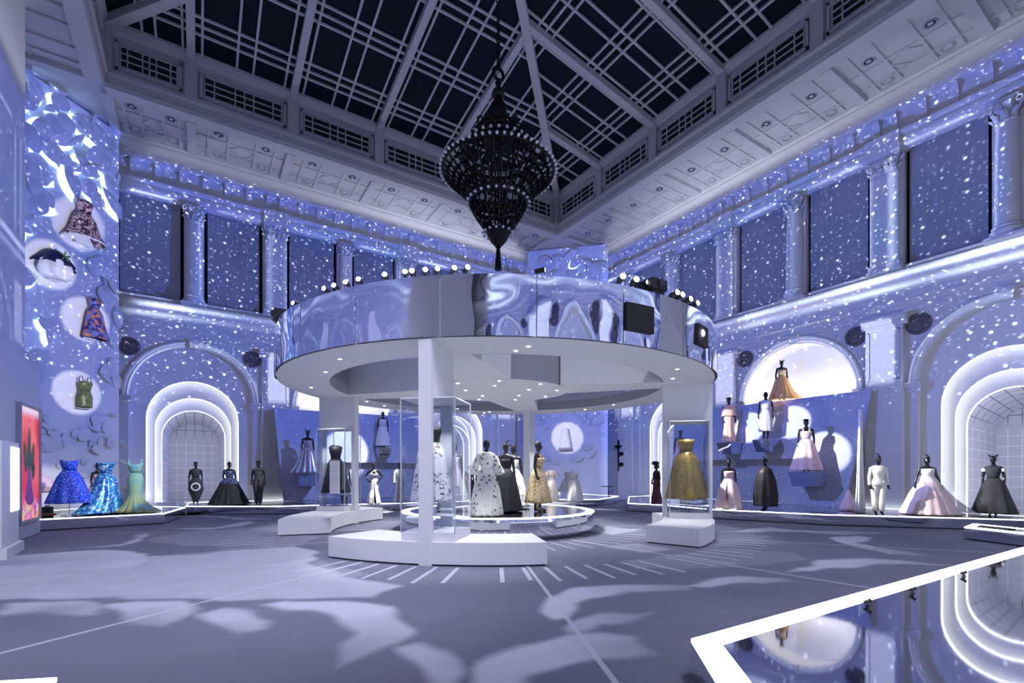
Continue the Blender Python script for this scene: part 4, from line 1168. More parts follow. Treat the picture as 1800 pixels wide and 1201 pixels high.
def art_mat():
    m, p = new_mat('poster_print'); o = coords()
    sx = X_.nt.nodes.new('ShaderNodeSeparateXYZ'); lk(o, sx.inputs[0])
    y, z = X_(sx.outputs[1]), X_(sx.outputs[2])
    n1 = noise(o, 1.4, 3.0); n2 = noise(o, 4.0, 3.0)
    bg = mixc(sstep(n1, 0.4, 0.62), (0.62, 0.02, 0.03), (0.85, 0.12, 0.12))
    bg = mixc(sstep(z, hg * 0.88, hg * 0.97) * 0.8, bg, (0.85, 0.8, 0.85))
    low = mixc(sstep(n2, 0.42, 0.6), (0.65, 0.06, 0.35), (0.80, 0.45, 0.12))
    low = mixc(sstep(noise(o, 6.0, 2.0), 0.56, 0.66), low, (0.7, 0.65, 0.85))
    lk(mixc(sstep(z + n1 * 0.5, hg * 0.30, hg * 0.22), bg, low), p.inputs['Base Color'])
    p.inputs['Roughness'].default_value = 0.35
    lk(p.inputs['Base Color'].links[0].from_socket, p.inputs['Emission Color']); p.inputs['Emission Strength'].default_value = 0.6   # the print glows in its own colours
    return m
MB().box(0.03, 0.05, t, wd - t, t, hg - t).build('print', art_mat(), pic)
M_LEAFG = plain('printed_leaf_green', (0.05, 0.11, 0.05), 0.4, var=0.6, scale=6)
for (cy, cz, w_, h_, tilt) in ((.48, .52, .10, .40, 0.0), (.30, .46, .09, .30, .5), (.66, .46, .09, .30, -.5), (.70, .33, .08, .2, -.9)):
    m = MB(); n = 14
    pts = []
    for i in range(n):
        q = 2 * PI * i / n; px_, pz_ = w_ * hg * .55 * math.sin(q) * (1 - .3 * math.cos(q)), h_ * hg * .5 * (math.cos(q))
        pts.append((0.053, cy * wd + px_ * math.cos(tilt) - pz_ * math.sin(tilt) * .5, cz * hg + px_ * math.sin(tilt) + pz_ * math.cos(tilt) + .1 * hg))
    m.add(pts, [tuple(range(n))]); m.build('printed_leaf', M_LEAFG, pic, fix=False)
m = MB(); m.add([(0.054, wd * u, hg * v) for u, v in ((.42, .45), (.55, .45), (.60, .34), (.72, .18), (.62, .14), (.40, .15), (.28, .2), (.38, .34))], [tuple(range(8))])
m.build('printed_flower', plain('printed_pink', (0.62, 0.12, 0.42), 0.4, var=0.4, scale=5), pic, fix=False)
# text pylon
b0 = Vector(PG(18, 981)[:2]); b1 = Vector(PG(43, 966)[:2]); bd = (b1 - b0).normalized()
py_ = tag(empty('text_pylon', (b1.x - bd.x * 0.02, b1.y - bd.y * 0.02, 0), math.atan2(bd.y, bd.x)), 'white lit text pylon on a low foot at the left edge', 'sign')
ln = 1.5
MB().box(-ln, 0, 0.0, 0.36, 0, 0.20).build('foot', M_WHITE, py_)
MB().box(-ln - .02, -0.14, 0.06, 0.30, 0.20, 2.22).build('body', M_WHITE, py_)
def text_mat():
    m, p = new_mat('lit_text_panel'); o = coords()
    sx = X_.nt.nodes.new('ShaderNodeSeparateXYZ'); lk(o, sx.inputs[0])
    x, z = X_(sx.outputs[0]), X_(sx.outputs[2])
    row = xlt(xabs(xmod(z, 0.045) - 0.022), 0.007) * xgt(noise(vec(x * 30.0, X_.op('FLOOR', z / 0.045) * 7.0), 1.0, 0.0), 0.42)
    ink = row * xgt(z, 1.0) * xlt(z, 2.0)
    c_ = mixc(ink, (0.95, 0.97, 1.0), (0.55, 0.56, 0.6))
    lk(c_, p.inputs['Base Color']); lk(c_, p.inputs['Emission Color']); p.inputs['Emission Strength'].default_value = 1.6
    return m
MB().box(-0.85, -0.16, 0.045, 0.058, 0.85, 2.12).build('lit_text_panel', text_mat(), py_)

# ------------------------------------------------------------------ chandelier
CZ = lambda y: EYE + (H0 - y) * 14.2 / F
ch = tag(empty('chandelier', (RX, RY, CZ(475))), 'huge dark bronze chandelier with rows of small bulbs hanging on a chain', 'chandelier')
def z_(y): return CZ(y) - CZ(475)
k_ = 14.2 / F
MB().lathe([(0, 0), (.10, 0), (.10, .1), (.07, .5), (.05, .62), (.09, .66), (.04, .7), (.04, .78)], 16).build('tassel', M_IRON, ch, True)
MB().lathe([(0.0, z_(433)), (.12, z_(432)), (.24, z_(424)), (.34, z_(412)), (.36, z_(408)), (.30, z_(405))], 24).build('bottom_cup', M_IRON, ch, True)
MB().lathe([(.05, z_(255)), (.42, z_(252)), (.3, z_(235)), (.30, z_(222)), (.18, z_(218)), (.2, z_(205)), (.26, z_(198)), (.22, z_(185)), (.13, z_(180)), (.13, z_(172)), (.2, z_(168)), (.16, z_(160)), (.08, z_(156)), (.07, z_(150)), (.1, z_(146)), (.04, z_(141))], 20).build('stem', M_IRON, ch, True)
MB().tube([(0.17 * math.cos(q), 0, z_(130) + .17 * math.sin(q)) for q in [i * PI / 10 for i in range(20)]], 0.045, 8, close=True).build('top_ring', M_IRON, ch, True)
chain = MB(); zt = SZ0 + SLO * 9.7 - CZ(475); zz = z_(122); i = 0
while zz < zt:
    L_ = [(0.05 * math.cos(q), 0, zz + .09 + .11 * math.sin(q)) for q in [j * PI / 5 for j in range(10)]]
    if i % 2: L_ = [(y, x, z) for x, y, z in L_]
    chain.tube(L_, 0.022, 5, close=True); zz += 0.19; i += 1
chain.build('chain', M_IRON, ch)['kind'] = 'stuff'
def hoop(name, r, z, th):
    MB().tube([(r * math.cos(q), r * math.sin(q), z) for q in [i * PI / 30 for i in range(60)]], th, 6, close=True).build(name, M_IRON, ch, True)
for r, y, th in ((1.60, 304, .04), (1.30, 318, .03), (1.02, 334, .03), (.80, 350, .05), (1.05, 276, .06), (.98, 262, .04), (.66, 240, .035), (.82, 360, .045), (.66, 378, .03), (.48, 396, .03), (.52, 225, .03)):
    hoop('hoop', r, z_(y), th)
def ribs(name, prof, n, th, ph=0.0):
    for i in range(n):
        a = 2 * PI * i / n + ph
        put(name, RIBM[name], M_IRON, ch, rz=a)
RIBM = {}
def rib_mesh(name, prof, th, bars=5):
    RIBM[name] = MB().tube([(r, 0, z_(y)) for r, y in prof], th, bars).mesh(name)
rib_mesh('bowl_rib', [(0.80, 351), (0.95, 342), (1.2, 324), (1.45, 310), (1.62, 302)], 0.03)
rib_mesh('cage_rib', [(1.02, 274), (1.0, 262), (.86, 250), (.62, 243), (.60, 232), (.50, 222), (.34, 214)], 0.03)
rib_mesh('cage_scroll', [(.50, 240), (.66, 233), (.68, 222), (.58, 217), (.52, 222), (.56, 228)], 0.028)
rib_mesh('hanger_rod', [(.98, 276), (.80, 300), (.72, 330), (.80, 350)], 0.035)
rib_mesh('basket_rib', [(.82, 358), (.76, 370), (.62, 384), (.46, 398), (.34, 409)], 0.025)
rib_mesh('centre_rod', [(.10, 255), (.10, 400)], 0.03)
for nm, n in (('bowl_rib', 40), ('cage_rib', 20), ('cage_scroll', 10), ('hanger_rod', 8), ('basket_rib', 24), ('centre_rod', 3)): ribs(nm, None, n, 0)
bulb = MB().lathe([(0.0, 0.09), (0.035, 0.07), (0.045, 0.035), (0.03, 0.0)], 8, cap=False)
sock = MB().lathe([(0.035, 0.0), (0.045, -0.05), (0.03, -0.10)], 6, cap=False)
def scatter(name, src, mat, rows):
    m = MB()
    for r, z, n, tilt, ph in rows:
        for i in range(n):
            a = 2 * PI * (i + ph) / n; ct, st_ = math.cos(tilt), math.sin(tilt); ca, sa = math.cos(a), math.sin(a)
            vs = []
            for x, y, zv in src.v:
                x2, z2 = x * ct + zv * st_, -x * st_ + zv * ct
                x2 += r; vs.append((x2 * ca - y * sa, x2 * sa + y * ca, z2 + z))
            m.add(vs, src.f)
    o = m.build(name, mat, ch, True, fix=False); o['kind'] = 'stuff'
    return o
M_BULB = plain('frosted_bulb', (0.92, 0.93, 0.96), 0.3)
rowsb = [(1.64, z_(303), 56, 1.4, 0), (.86, z_(358), 26, 1.8, 0), (1.04, z_(268), 30, 0.4, 0), (.40, z_(410), 14, 2.0, 0)]
scatter('rim_bulbs', bulb, M_BULB, rowsb)
rowss = [(.88 + .155 * j, z_(349 - 9.2 * j), 40 + 4 * j, 2.0, (j % 2) * .5) for j in range(6)] + [(.80 - .11 * j, z_(362 + 10 * j), 26 - 2 * j, 2.2, (j % 2) * .5) for j in range(5)]
scatter('socket_rows', sock, M_IRON, rowss)

# ------------------------------------------------------------------ mannequins: one continuous body per pose
def ell(mb, rows, n=20, cap=True):
    vs = []; fs = []
    for z, rx, ry, cx, cy in rows:
        for i in range(n):
            a = 2 * PI * i / n; vs.append((cx + rx * math.cos(a), cy + ry * math.sin(a), z))
    for j in range(len(rows) - 1):
        for i in range(n):
            k = (i + 1) % n; fs.append((j * n + i, j * n + k, (j + 1) * n + k, (j + 1) * n + i))
    fs.append(tuple(range(n))[::-1]); fs.append(tuple(range((len(rows) - 1) * n, len(rows) * n)))
    mb.add(vs, fs)
def body_pose(name, arms, head_turn=0.0, stride=0.04):
    m = MB()
    ell(m, [(.80, .05, .05, 0, 0), (.84, .15, .10, 0, .01), (.92, .165, .118, 0, .015), (1.0, .135, .10, 0, .0), (1.09, .105, .085, 0, -.005), (1.17, .122, .095, 0, -.01), (1.26, .148, .115, 0, -.02),
            (1.33, .155, .105, 0, -.005), (1.39, .165, .085, 0, .01), (1.435, .135, .062, 0, .015), (1.46, .075, .055, 0, .012), (1.49, .05, .05, 0, .008), (1.54, .046, .048, 0, 0)])
    h = MB()
    ell(h, [(1.515, .03, .035, 0, -.02), (1.53, .045, .055, 0, -.022), (1.56, .058, .072, 0, -.015), (1.60, .068, .085, 0, -.008), (1.645, .073, .092, 0, 0), (1.69, .070, .088, 0, .006), (1.725, .052, .068, 0, .01), (1.745, .025, .035, 0, .012), (1.75, .008, .01, 0, .012)])
    ell(h, [(1.575, .014, .014, 0, -.088), (1.59, .016, .018, 0, -.096), (1.62, .010, .012, 0, -.092), (1.64, .006, .008, 0, -.088)], 8)
    ell(h, [(1.545, .022, .010, 0, -.080), (1.552, .024, .012, 0, -.082), (1.558, .018, .010, 0, -.080)], 8)
    for sx_ in (-1, 1): ell(h, [(1.59, .006, .012, sx_ * .07, .005), (1.62, .011, .02, sx_ * .074, .005), (1.645, .006, .012, sx_ * .073, .005)], 8)
    c_, s_ = math.cos(head_turn), math.sin(head_turn)
    h.v = [(x * c_ - y * s_, x * s_ + y * c_, z) for x, y, z in h.v]
    m.add(h.v, h.f)
    for sx_ in (-1, 1):
        fy = -stride * sx_
        m.tube([(sx_ * .085, .01, .92), (sx_ * .088, fy * .4, .70), (sx_ * .075, fy * .8 - .01, .48), (sx_ * .072, fy * .9 + .012, .34), (sx_ * .066, fy + .01, .14), (sx_ * .064, fy + .015, .07)],
               [.085, .078, .054, .055, .036, .034], 12)
        m.tube([(sx_ * .064, fy + .03, .07), (sx_ * .066, fy - .03, .045), (sx_ * .068, fy - .10, .022), (sx_ * .068, fy - .15, .018)], [.034, .034, .03, .016], 10)
        m.tube([(sx_ * .064, fy + .04, .06), (sx_ * .064, fy + .045, .0)], [.016, .007], 6)
        sh, el_, wr, hd = arms[0 if sx_ < 0 else 1]
        pts = [(sx_ * p[0], p[1], p[2]) for p in (sh, el_, wr, hd)]
        sh_, e2, w2, h2 = [Vector(p) for p in pts]
        m.tube([(sx_ * .10, .01, 1.405), sh_, sh_.lerp(e2, .4), e2, e2.lerp(w2, .35), w2], [.05, .048, .042, .036, .036, .023], 10)
        hv = (h2 - w2); hl = hv.normalized()
        side = hl.cross(Vector((sx_ * 1.0, 0, 0)) if abs(hl.x) < .8 else Vector((0, 0, 1))).normalized()
        palm = w2 + hl * .085
        m.tube([w2 - hl * .01, w2 + hl * .03, palm], [.022, .031, .034], 8)
        for k in range(4):
            o = palm + side * (k - 1.5) * .019 - hl * .015; ln_ = (.07, .082, .078, .06)[k]
            nrm = hl.cross(side) * (-.012 if sx_ > 0 else .012)
            m.tube([o, o + hl * ln_ * .55 + nrm, o + hl * ln_ + nrm * 2.4], [.0105, .0095, .0075], 6)
        o = w2 + hl * .035 - side * .022
        m.tube([o, o - side * .025 + hl * .025, o - side * .028 + hl * .058], [.012, .0105, .008], 6)
    me = m.mesh(name); fix_normals(me)
    ob = bpy.data.objects.new('tmp', me); COL.objects.link(ob)
    md = ob.modifiers.new('r', 'REMESH'); md.mode = 'VOXEL'; md.voxel_size = 0.0095
    md2 = ob.modifiers.new('s', 'SMOOTH'); md2.iterations = 2; md2.factor = 0.4
    dg = bpy.context.evaluated_depsgraph_get()
    out = bpy.data.meshes.new_from_object(ob.evaluated_get(dg)); out.name = name
    bpy.data.objects.remove(ob); out.materials.clear(); out.materials.append(M_BLACKM)
    out.polygons.foreach_set('use_smooth', [True] * len(out.polygons))
    return out
DOWN = ((.185, .01, 1.38), (.225, .03, 1.12), (.235, -.03, .88), (.232, -.06, .80))
OUT_ = ((.185, .01, 1.38), (.26, .02, 1.13), (.33, -.03, .90), (.35, -.06, .82))
HIP = ((.185, .01, 1.38), (.345, .03, 1.15), (.205, -.06, .985), (.15, -.09, .95))
FRONT = ((.185, .01, 1.38), (.22, -.03, 1.11), (.12, -.16, .96), (.05, -.18, .93))
BACK = ((.185, .01, 1.38), (.225, .07, 1.13), (.20, .10, .90), (.18, .11, .83))
POSE = {'down': body_pose('body', (DOWN, DOWN)), 'hips': body_pose('body', (HIP, HIP), .1), 'out': body_pose('body', (OUT_, OUT_), -.5), 'front': body_pose('body', (FRONT, DOWN), .6), 'back': body_pose('body', (BACK, DOWN), -.7)}

# ------------------------------------------------------------------ fabrics
def fabric(name, c1, c2=None, kind='plain', scale=6.0, rough=0.7, metal=0.0, sheen=0.0, c3=None, alpha=1.0):
    if name in MATS: return MATS[name]
    m, p = new_mat(name); o = coords()
    c2 = c2 or tuple(x * 0.75 for x in c1)
    sx = X_.nt.nodes.new('ShaderNodeSeparateXYZ'); lk(o, sx.inputs[0])
    x, y, z = [X_(q) for q in sx.outputs]
    if kind == 'plain': col = mixc(noise(o, scale, 3.0), c1, c2)
    elif kind == 'spots':
        n = voro(o, scale); col = mixc(sstep(X_(n.outputs['Distance']) + noise(o, scale * 2.5, 2.0) * 0.5, 0.40, 0.62), c2, c1)
    elif kind == 'sequin':
        n = voro(o, scale); r_ = sepc(n.outputs['Color'])
        col = mixc(sstep(r_[0], 0.3, 0.6), c1, c2)
        if c3: col = mixc(xgt(r_[1], 0.78), col, c3)
    elif kind == 'grad':
        col = mixc(sstep(z + noise(o, scale, 3.0) * 0.35, 0.25, 1.1), c2, c1)
        if c3: col = mixc(sstep(noise(o, scale * 2, 2.0), 0.52, 0.66), col, c3)
    elif kind == 'stripes':
        a = X_.op('ARCTAN2', y, x); st_ = xmod(a * scale / PI, 1.0)
        col = mixc(xgt(st_, 0.34), c1, c2)
        if c3: col = mixc(xgt(st_, 0.67), col, c3)
    elif kind == 'branch':
        n = noise(o, scale, 6.0); n2 = noise(o, scale * 0.45, 2.0)
        col = mixc(xlt(xabs(n - 0.5), 0.022) * xgt(n2, 0.52), c1, c2)
    elif kind == 'holes':
        n = voro(o, scale); col = mixc(sstep(X_(n.outputs['Distance']), 0.22, 0.30), c2, c1)
    lk(col, p.inputs['Base Color']); p.inputs['Roughness'].default_value = rough; p.inputs['Metallic'].default_value = metal
    if alpha < 1: p.inputs['Alpha'].default_value = alpha
    p.inputs['Sheen Weight'].default_value = sheen; p.inputs['Specular IOR Level'].default_value = 0.2
    MATS[name] = m
    return m

# ------------------------------------------------------------------ garments
def cloth(name, prof, mat, parent, pleats=0, amp=0.0, zfold=1.05, n=96, train=None, slit=None, top_wave=0.0, seed=1, open_top=True, hem_wave=0.0):
    """loft of (z, rx, ry, cx, cy); folds deepen downward from zfold; train = (angle, length); slit = angle left open"""
    g = random.Random(seed); ph = g.uniform(0, 6)
    zs = [p[0] for p in prof]; z1, z0 = max(zs), min(zs)
    rows = []
    for (p, q) in zip(prof, prof[1:]):
        k = max(1, int(abs(p[0] - q[0]) / 0.05))
        for j in range(k):
            t = j / k; rows.append(tuple(p[i] + (q[i] - p[i]) * t for i in range(5)))
    rows.append(tuple(prof[-1]))
    m = MB(); cnt = n + 1 if slit is not None else n
    for z, rx, ry, cx, cy in rows:
        low = max(0.0, min(1.0, (zfold - z) / max(0.05, zfold - z0)))
        for i in range(cnt):
            a = 2 * PI * i / n
            if slit is not None:
                gap = 0.42 * low * (1 if z < zfold else 0); a = slit + gap / 2 + (2 * PI - gap) * i / n
            f = 1.0
            if pleats:
                f += amp * low ** 0.7 * (math.sin(a * pleats + ph) + 0.35 * math.sin(a * (pleats * 0.43) + 2 * ph))
            x, y = rx * f * math.cos(a), ry * f * math.sin(a)
            zz = z
            if train:
                d = math.cos(a - train[0])
                if d > 0: s = train[1] * max(0, low - .15) ** 2.6 * d ** 2; x += s * math.cos(train[0]); y += s * math.sin(train[0])
            if top_wave and abs(z - z1) < 1e-6: zz += top_wave * math.cos(2 * a)
            if hem_wave and abs(z - z0) < 1e-6: zz += hem_wave * math.sin(a * 3 + ph)
            m.v.append((cx + x, cy + y, zz))
    for j in range(len(rows) - 1):
        for i in range(n):
            k = (i + 1) % cnt
            m.f.append((j * cnt + i, j * cnt + k, (j + 1) * cnt + k, (j + 1) * cnt + i))
    me = m.mesh(name); o = put(name, me, mat, parent, True)
    sd = o.modifiers.new('t', 'SOLIDIFY'); sd.thickness = 0.008; sd.offset = -1
    return o
def sleeve(parent, mat, arm, sx_, r0, r1, upto=2, name='sleeve'):
    pts = [Vector((sx_ * p[0], p[1], p[2])) for p in arm[:upto + 1]]
    path = [Vector((sx_ * .11, .01, 1.41))] + pts
    if upto == 1: path[-1] = pts[0].lerp(pts[1], .8)
    n = len(path); m = MB().tube([tuple(p) for p in path], [r0 + (r1 - r0) * i / (n - 1) for i in range(n)], 14)
    return m.build(name, mat, parent, True)
def strap(parent, mat, r=0.007, wide=.085, top=1.43, low=1.30, loop=False):
    for sx_ in (-1, 1):
        pts = [(sx_ * wide, -.105, low), (sx_ * wide * 1.05, -.075, (low + top) / 2 + .03), (sx_ * wide * 1.1, 0.0, top + .005), (sx_ * wide * 1.05, .07, (low + top) / 2 + .03), (sx_ * wide, .095, low)]
        MB().tube(pts, r, 6).build('strap', mat, parent, True)
def headpiece(parent, mat, kind, seed=0):
    g = random.Random(seed); m = MB()
    if kind == 'brim':
        m.lathe([(.075, 1.70), (.085, 1.695), (.15, 1.70), (.15, 1.705), (.08, 1.712), (.07, 1.75), (.0, 1.76)], 18, (0, .005), cap=False)
    elif kind == 'ears':
        for sx_ in (-1, 1):
            m = MB(); m.add([(sx_ * .03, -.01, 1.74), (sx_ * .09, -.01, 1.70), (sx_ * .11, -.02, 1.80), (sx_ * .06, .03, 1.73)], [(0, 1, 2), (1, 3, 2), (3, 0, 2)])
            if sx_ < 0: m.build('headpiece_ear', mat, parent)
        return m.build('headpiece_ear', mat, parent)
    elif kind == 'feather':
        m.lathe([(.0, 1.75), (.03, 1.748), (.045, 1.735), (.02, 1.71)], 10, (.02, -.03), cap=False)
        for k in range(7):
            a = -.9 + k * .3; b = (.02 + .03 * math.cos(a), -.03, 1.72)
            t = (b[0] - .10 * math.cos(a) - .04, -.05 + .06 * math.sin(a), 1.72 + .09 * abs(math.cos(a * .7)) + .02)
            m.tube([b, ((b[0] + t[0]) / 2, (b[1] + t[1]) / 2, (b[2] + t[2]) / 2 + .02), t], [.012, .010, .003], 5)
    elif kind == 'veil':
        m.lathe([(.10, 1.55), (.105, 1.62), (.095, 1.70), (.06, 1.76), (.0, 1.775)], 18, cap=False)
    return m.build('headpiece', mat, parent, True)
# profiles (z, rx, ry, cx, cy) for a body 1.75 m tall
BOD = [(1.335, .165, .128, 0, -.01), (1.27, .162, .128, 0, -.018), (1.17, .134, .105, 0, -.01), (1.09, .120, .098, 0, -.005)]
HIGH = [(1.465, .085, .075, 0, .01), (1.43, .16, .085, 0, .01), (1.38, .182, .105, 0, 0)] + BOD
def skirt(hem, r, z=0.02, mid=.55, ry=None, hip=.175):
    ry = ry or r
    k = 1.09 - z
    return [(1.09, .118, .096, 0, 0), (1.02, hip * .85 + .02, hip * .72, 0, 0), (.92, hip + (r - hip) * .22, hip * .8 + (ry - hip * .8) * .2, 0, 0), (.6 if z < .5 else z + .2, hip + (r - hip) * mid, hip * .8 + (ry - hip * .8) * mid, 0, 0), (z, r, ry, 0, 0)]
COLUMN = lambda r, z=.02: [(1.09, .118, .096, 0, 0), (.92, .178, .135, 0, .01), (.6, .165, .14, 0, 0), (.3, r * .85, r * .8, 0, 0), (z, r, r * .9, 0, 0)]
MERM = [(1.09, .118, .096, 0, 0), (.92, .178, .13, 0, .01), (.62, .15, .13, 0, 0), (.45, .16, .15, 0, 0), (.2, .27, .27, 0, 0), (.02, .42, .42, 0, .02)]
def face_rot(x, y, turn):
    return math.atan2(-y, -x) + PI / 2 + R(turn)
def figure(name, label, pos, top_px, pose, turn=0.0, cat='mannequin', group=None, body=True, hat=None, hseed=0, scale=None):
    """mannequin at pos (x,y,z); scaled so that its top reaches the picture row top_px"""
    d = depth(pos[0], pos[1])
    if scale is None: scale = (EYE + (H0 - top_px) * d / F - pos[2]) / 1.75
    e = empty(name, pos, face_rot(pos[0], pos[1], turn)); e.scale = (scale,) * 3
    if body: put('body', POSE[pose], M_BLACKM, e)
    if hat: headpiece(e, M_BLACKM, hat, hseed)
    tag(e, label, cat, group)
    return e
# ------------------------------------------------------------------ the gowns
WHITE = fabric('white_silk', (0.86, 0.85, 0.84), (0.72, 0.71, 0.72), rough=0.55)
BLK = fabric('black_silk', (0.012, 0.012, 0.016), (0.03, 0.03, 0.036), rough=0.45)
PINK = fabric('pink_tulle', (0.86, 0.58, 0.63), (0.90, 0.68, 0.72), rough=0.8)
PALEP = fabric('pale_pink_silk', (0.90, 0.74, 0.76), (0.84, 0.62, 0.66), rough=0.45)
PEACH = fabric('peach_satin', (0.82, 0.50, 0.38), (0.88, 0.62, 0.50), rough=0.3)
ORANGE = fabric('orange_tulle', (0.80, 0.42, 0.16), (0.88, 0.56, 0.28), rough=0.8)
GOLD = fabric('gold_brocade', (0.34, 0.24, 0.08), (0.20, 0.14, 0.05), 'spots', 14, 0.35, 0.45)
FLORAL = fabric('grey_floral_print', (0.80, 0.79, 0.74), (0.16, 0.16, 0.15), 'spots', 9, 0.7)
BRANCH = fabric('white_branch_print', (0.84, 0.83, 0.82), (0.05, 0.05, 0.06), 'branch', 9, 0.7)
GOLDT = fabric('gold_sequin_tulle', (0.50, 0.38, 0.20), (0.70, 0.58, 0.38), 'sequin', 45, 0.4, 0.3, c3=(0.22, 0.15, 0.07))
NAVY = fabric('navy_sequins', (0.02, 0.03, 0.09), (0.05, 0.08, 0.22), 'sequin', 60, 0.3, 0.5, c3=(0.35, 0.42, 0.65))
BLKT = fabric('black_tulle', (0.014, 0.016, 0.022), (0.03, 0.033, 0.045), rough=0.8)
CHAR = fabric('charcoal_wool', (0.035, 0.035, 0.045), (0.06, 0.06, 0.07), rough=0.8)
IVORY = fabric('ivory_wool', (0.88, 0.86, 0.80), (0.80, 0.78, 0.73), rough=0.7)
COBALT = fabric('cobalt_cutwork', (0.015, 0.05, 0.52), (0.55, 0.62, 0.85), 'holes', 32, 0.6)
PEACOCK = fabric('peacock_sequins', (0.02, 0.10, 0.42), (0.05, 0.30, 0.52), 'sequin', 26, 0.3, 0.35, c3=(0.42, 0.60, 0.82))
GREENG = fabric('sea_green_silk', (0.22, 0.42, 0.30), (0.28, 0.34, 0.16), 'grad', 2, 0.45, c3=(0.16, 0.38, 0.42))
STRIPE = fabric('metallic_stripes', (0.06, 0.26, 0.46), (0.62, 0.64, 0.70), 'stripes', 7, 0.3, 0.35, c3=(0.48, 0.20, 0.16))
SPECK = fabric('speckled_rose_beads', (0.60, 0.40, 0.40), (0.07, 0.04, 0.06), 'sequin', 22, 0.5)
PURPLE = fabric('painted_print', (0.05, 0.04, 0.16), (0.16, 0.16, 0.42), 'sequin', 9, 0.6, c3=(0.48, 0.18, 0.10))
OLIVE = fabric('olive_beads', (0.10, 0.12, 0.05), (0.20, 0.22, 0.10), 'sequin', 35, 0.4, 0.2)
GREYC = fabric('grey_chiffon', (0.40, 0.41, 0.47), (0.28, 0.29, 0.34), rough=0.7)
WINE = fabric('wine_velvet', (0.10, 0.03, 0.06), (0.16, 0.06, 0.09), rough=0.7)
BROWNP = fabric('brown_patterned_coat', (0.28, 0.19, 0.15), (0.07, 0.05, 0.05), 'sequin', 16, 0.7)
CORAL = fabric('cream_coral_print', (0.88, 0.80, 0.72), (0.82, 0.44, 0.36), 'spots', 8, 0.8)
PINKSH = fabric('sheer_pink', (0.82, 0.42, 0.50), (0.85, 0.55, 0.60), rough=0.8, alpha=0.75)
SHEER = fabric('sheer_white_veil', (0.90, 0.86, 0.88), (0.85, 0.8, 0.83), rough=0.8, alpha=0.45)

def stand(parent, h, r=0.16):
    MB().tube([(0, 0, 0.01), (0, 0, h)], 0.012, 8).build('stand_pole', M_EDGE, parent)
    MB().lathe([(0, 0.0), (r, 0.0), (r, 0.012), (0, 0.014)], 20).build('stand_base', M_EDGE, parent)

# --- left platform -------------------------------------------------
e = figure('gown', 'cobalt blue strapless cut-out dress on a clear stand', PG(122, 906, ZP), 0, None, 0, 'dress', body=False, scale=1.22)
cloth('bodice', BOD, COBALT, e, top_wave=0.02); cloth('skirt', skirt(0, .42, .30, .62), COBALT, e, 9, .09); stand(e, 1.0)
e = figure('gown', 'rosy sheer gown half hidden behind the blue sequinned gown', PG(172, 897, ZP), 815, 'down', 40, 'mannequin')
cloth('bodice', BOD, PINKSH, e); cloth('skirt', skirt(0, .42, .1), PINKSH, e, 11, .07)
e = figure('gown', 'peacock blue sequinned gown with a long train on the left platform', PG(186, 902, ZP), 0, None, 10, 'dress', body=False, scale=1.16)
cloth('bodice', BOD, PEACOCK, e, top_wave=.02); cloth('skirt', skirt(0, .40, .02, .5), PEACOCK, e, 12, .07, train=(R(215), .75)); stand(e, 1.0)
cloth('ruffle', [(1.36, .20, .16, 0, -.01), (1.31, .185, .15, 0, -.01), (1.29, .165, .13, 0, -.01)], PEACOCK, e, 14, .06, 1.4)
e = figure('gown', 'sea green mermaid gown with a fanned hem on the left platform', PG(238, 901, ZP), 0, None, -10, 'dress', body=False, scale=1.16)
cloth('bodice', BOD, GREENG, e, top_wave=.02); cloth('skirt', MERM, GREENG, e, 16, .08, .5, train=(R(-35), .5)); strap(e, GREENG, .02, .13); stand(e, 1.0)
e = figure('gown', 'pink flower-like dress peeking out beside the partition', PG(66, 902, ZP), 842, None, 0, 'dress', body=False, scale=.92)
cloth('skirt', [(1.3, .12, .1, 0, 0), (1.15, .36, .3, 0, 0), (.9, .44, .4, 0, 0), (.7, .3, .3, 0, 0)], PINK, e, 9, .08, 1.3); stand(e, .9)
x, y, z = PG(83, 904, ZP)
eq = tag(empty('equipment_box', (x, y, ZP), face_rot(x, y, 0)), 'small black box with an orange strip on the left platform edge', 'box')
MB().box(-.14, .14, -.1, .1, .03, .22).build('body', M_BLACKP, eq); MB().lathe([(.06, 0), (.06, .06), (0, .06)], 14, (0, 0)).build('dial', M_WHITE, eq, loc=(0.0, 0, .22))
MB().box(-.36, .2, -.16, -.05, 0, .025).build('strip', plain('orange_plastic', (.75, .16, .03), .5), eq)

# --- dresses hung on the leaf panel --------------------------------
def hang(label, px, py_top, py_bot, parts, turn=0.0, push=.25):
    p = on_leaf(px, (py_top + py_bot) / 2); d = depth(p[0], p[1])
    ht = (py_bot - py_top) * d / F; zb = EYE + (H0 - py_bot) * d / F
    n = Vector((-math.sin(LPZ), math.cos(LPZ)))
    pos = (p[0] + n.x * push, p[1] + n.y * push, zb)
    e = empty('hung_dress', pos, math.atan2(n.y, n.x) + PI / 2 + R(turn))
    zs = [q[0] for pr, *_ in parts for q in pr]; k = ht / (max(zs) - min(zs)); e.scale = (k,) * 3; z0 = min(zs)
    for pr, mat, nm, pl, am in parts:
        cloth(nm, [(a - z0, b_, c_ * .8, dd, e2) for a, b_, c_, dd, e2 in pr], mat, e, pl, am, 1.0 - z0)
    MB().box(-.16, .16, push * -0.0 + .02, push / k - .02, -.03, -.015).build('bracket', M_WHITE, e)
    tag(e, label, 'dress', 'dresses hung on the leaf panel')
    return e, k, z0
hang('rose and black speckled strapless dress hung high on the leaf panel', 139, 357, 428, [(BOD, SPECK, 'bodice', 0, 0), (skirt(0, .40, .42, .6), SPECK, 'skirt', 10, .06), ([(.45, .40, .40, 0, 0), (.38, .45, .45, 0, 0)], WHITE, 'fur_hem', 20, .03)])
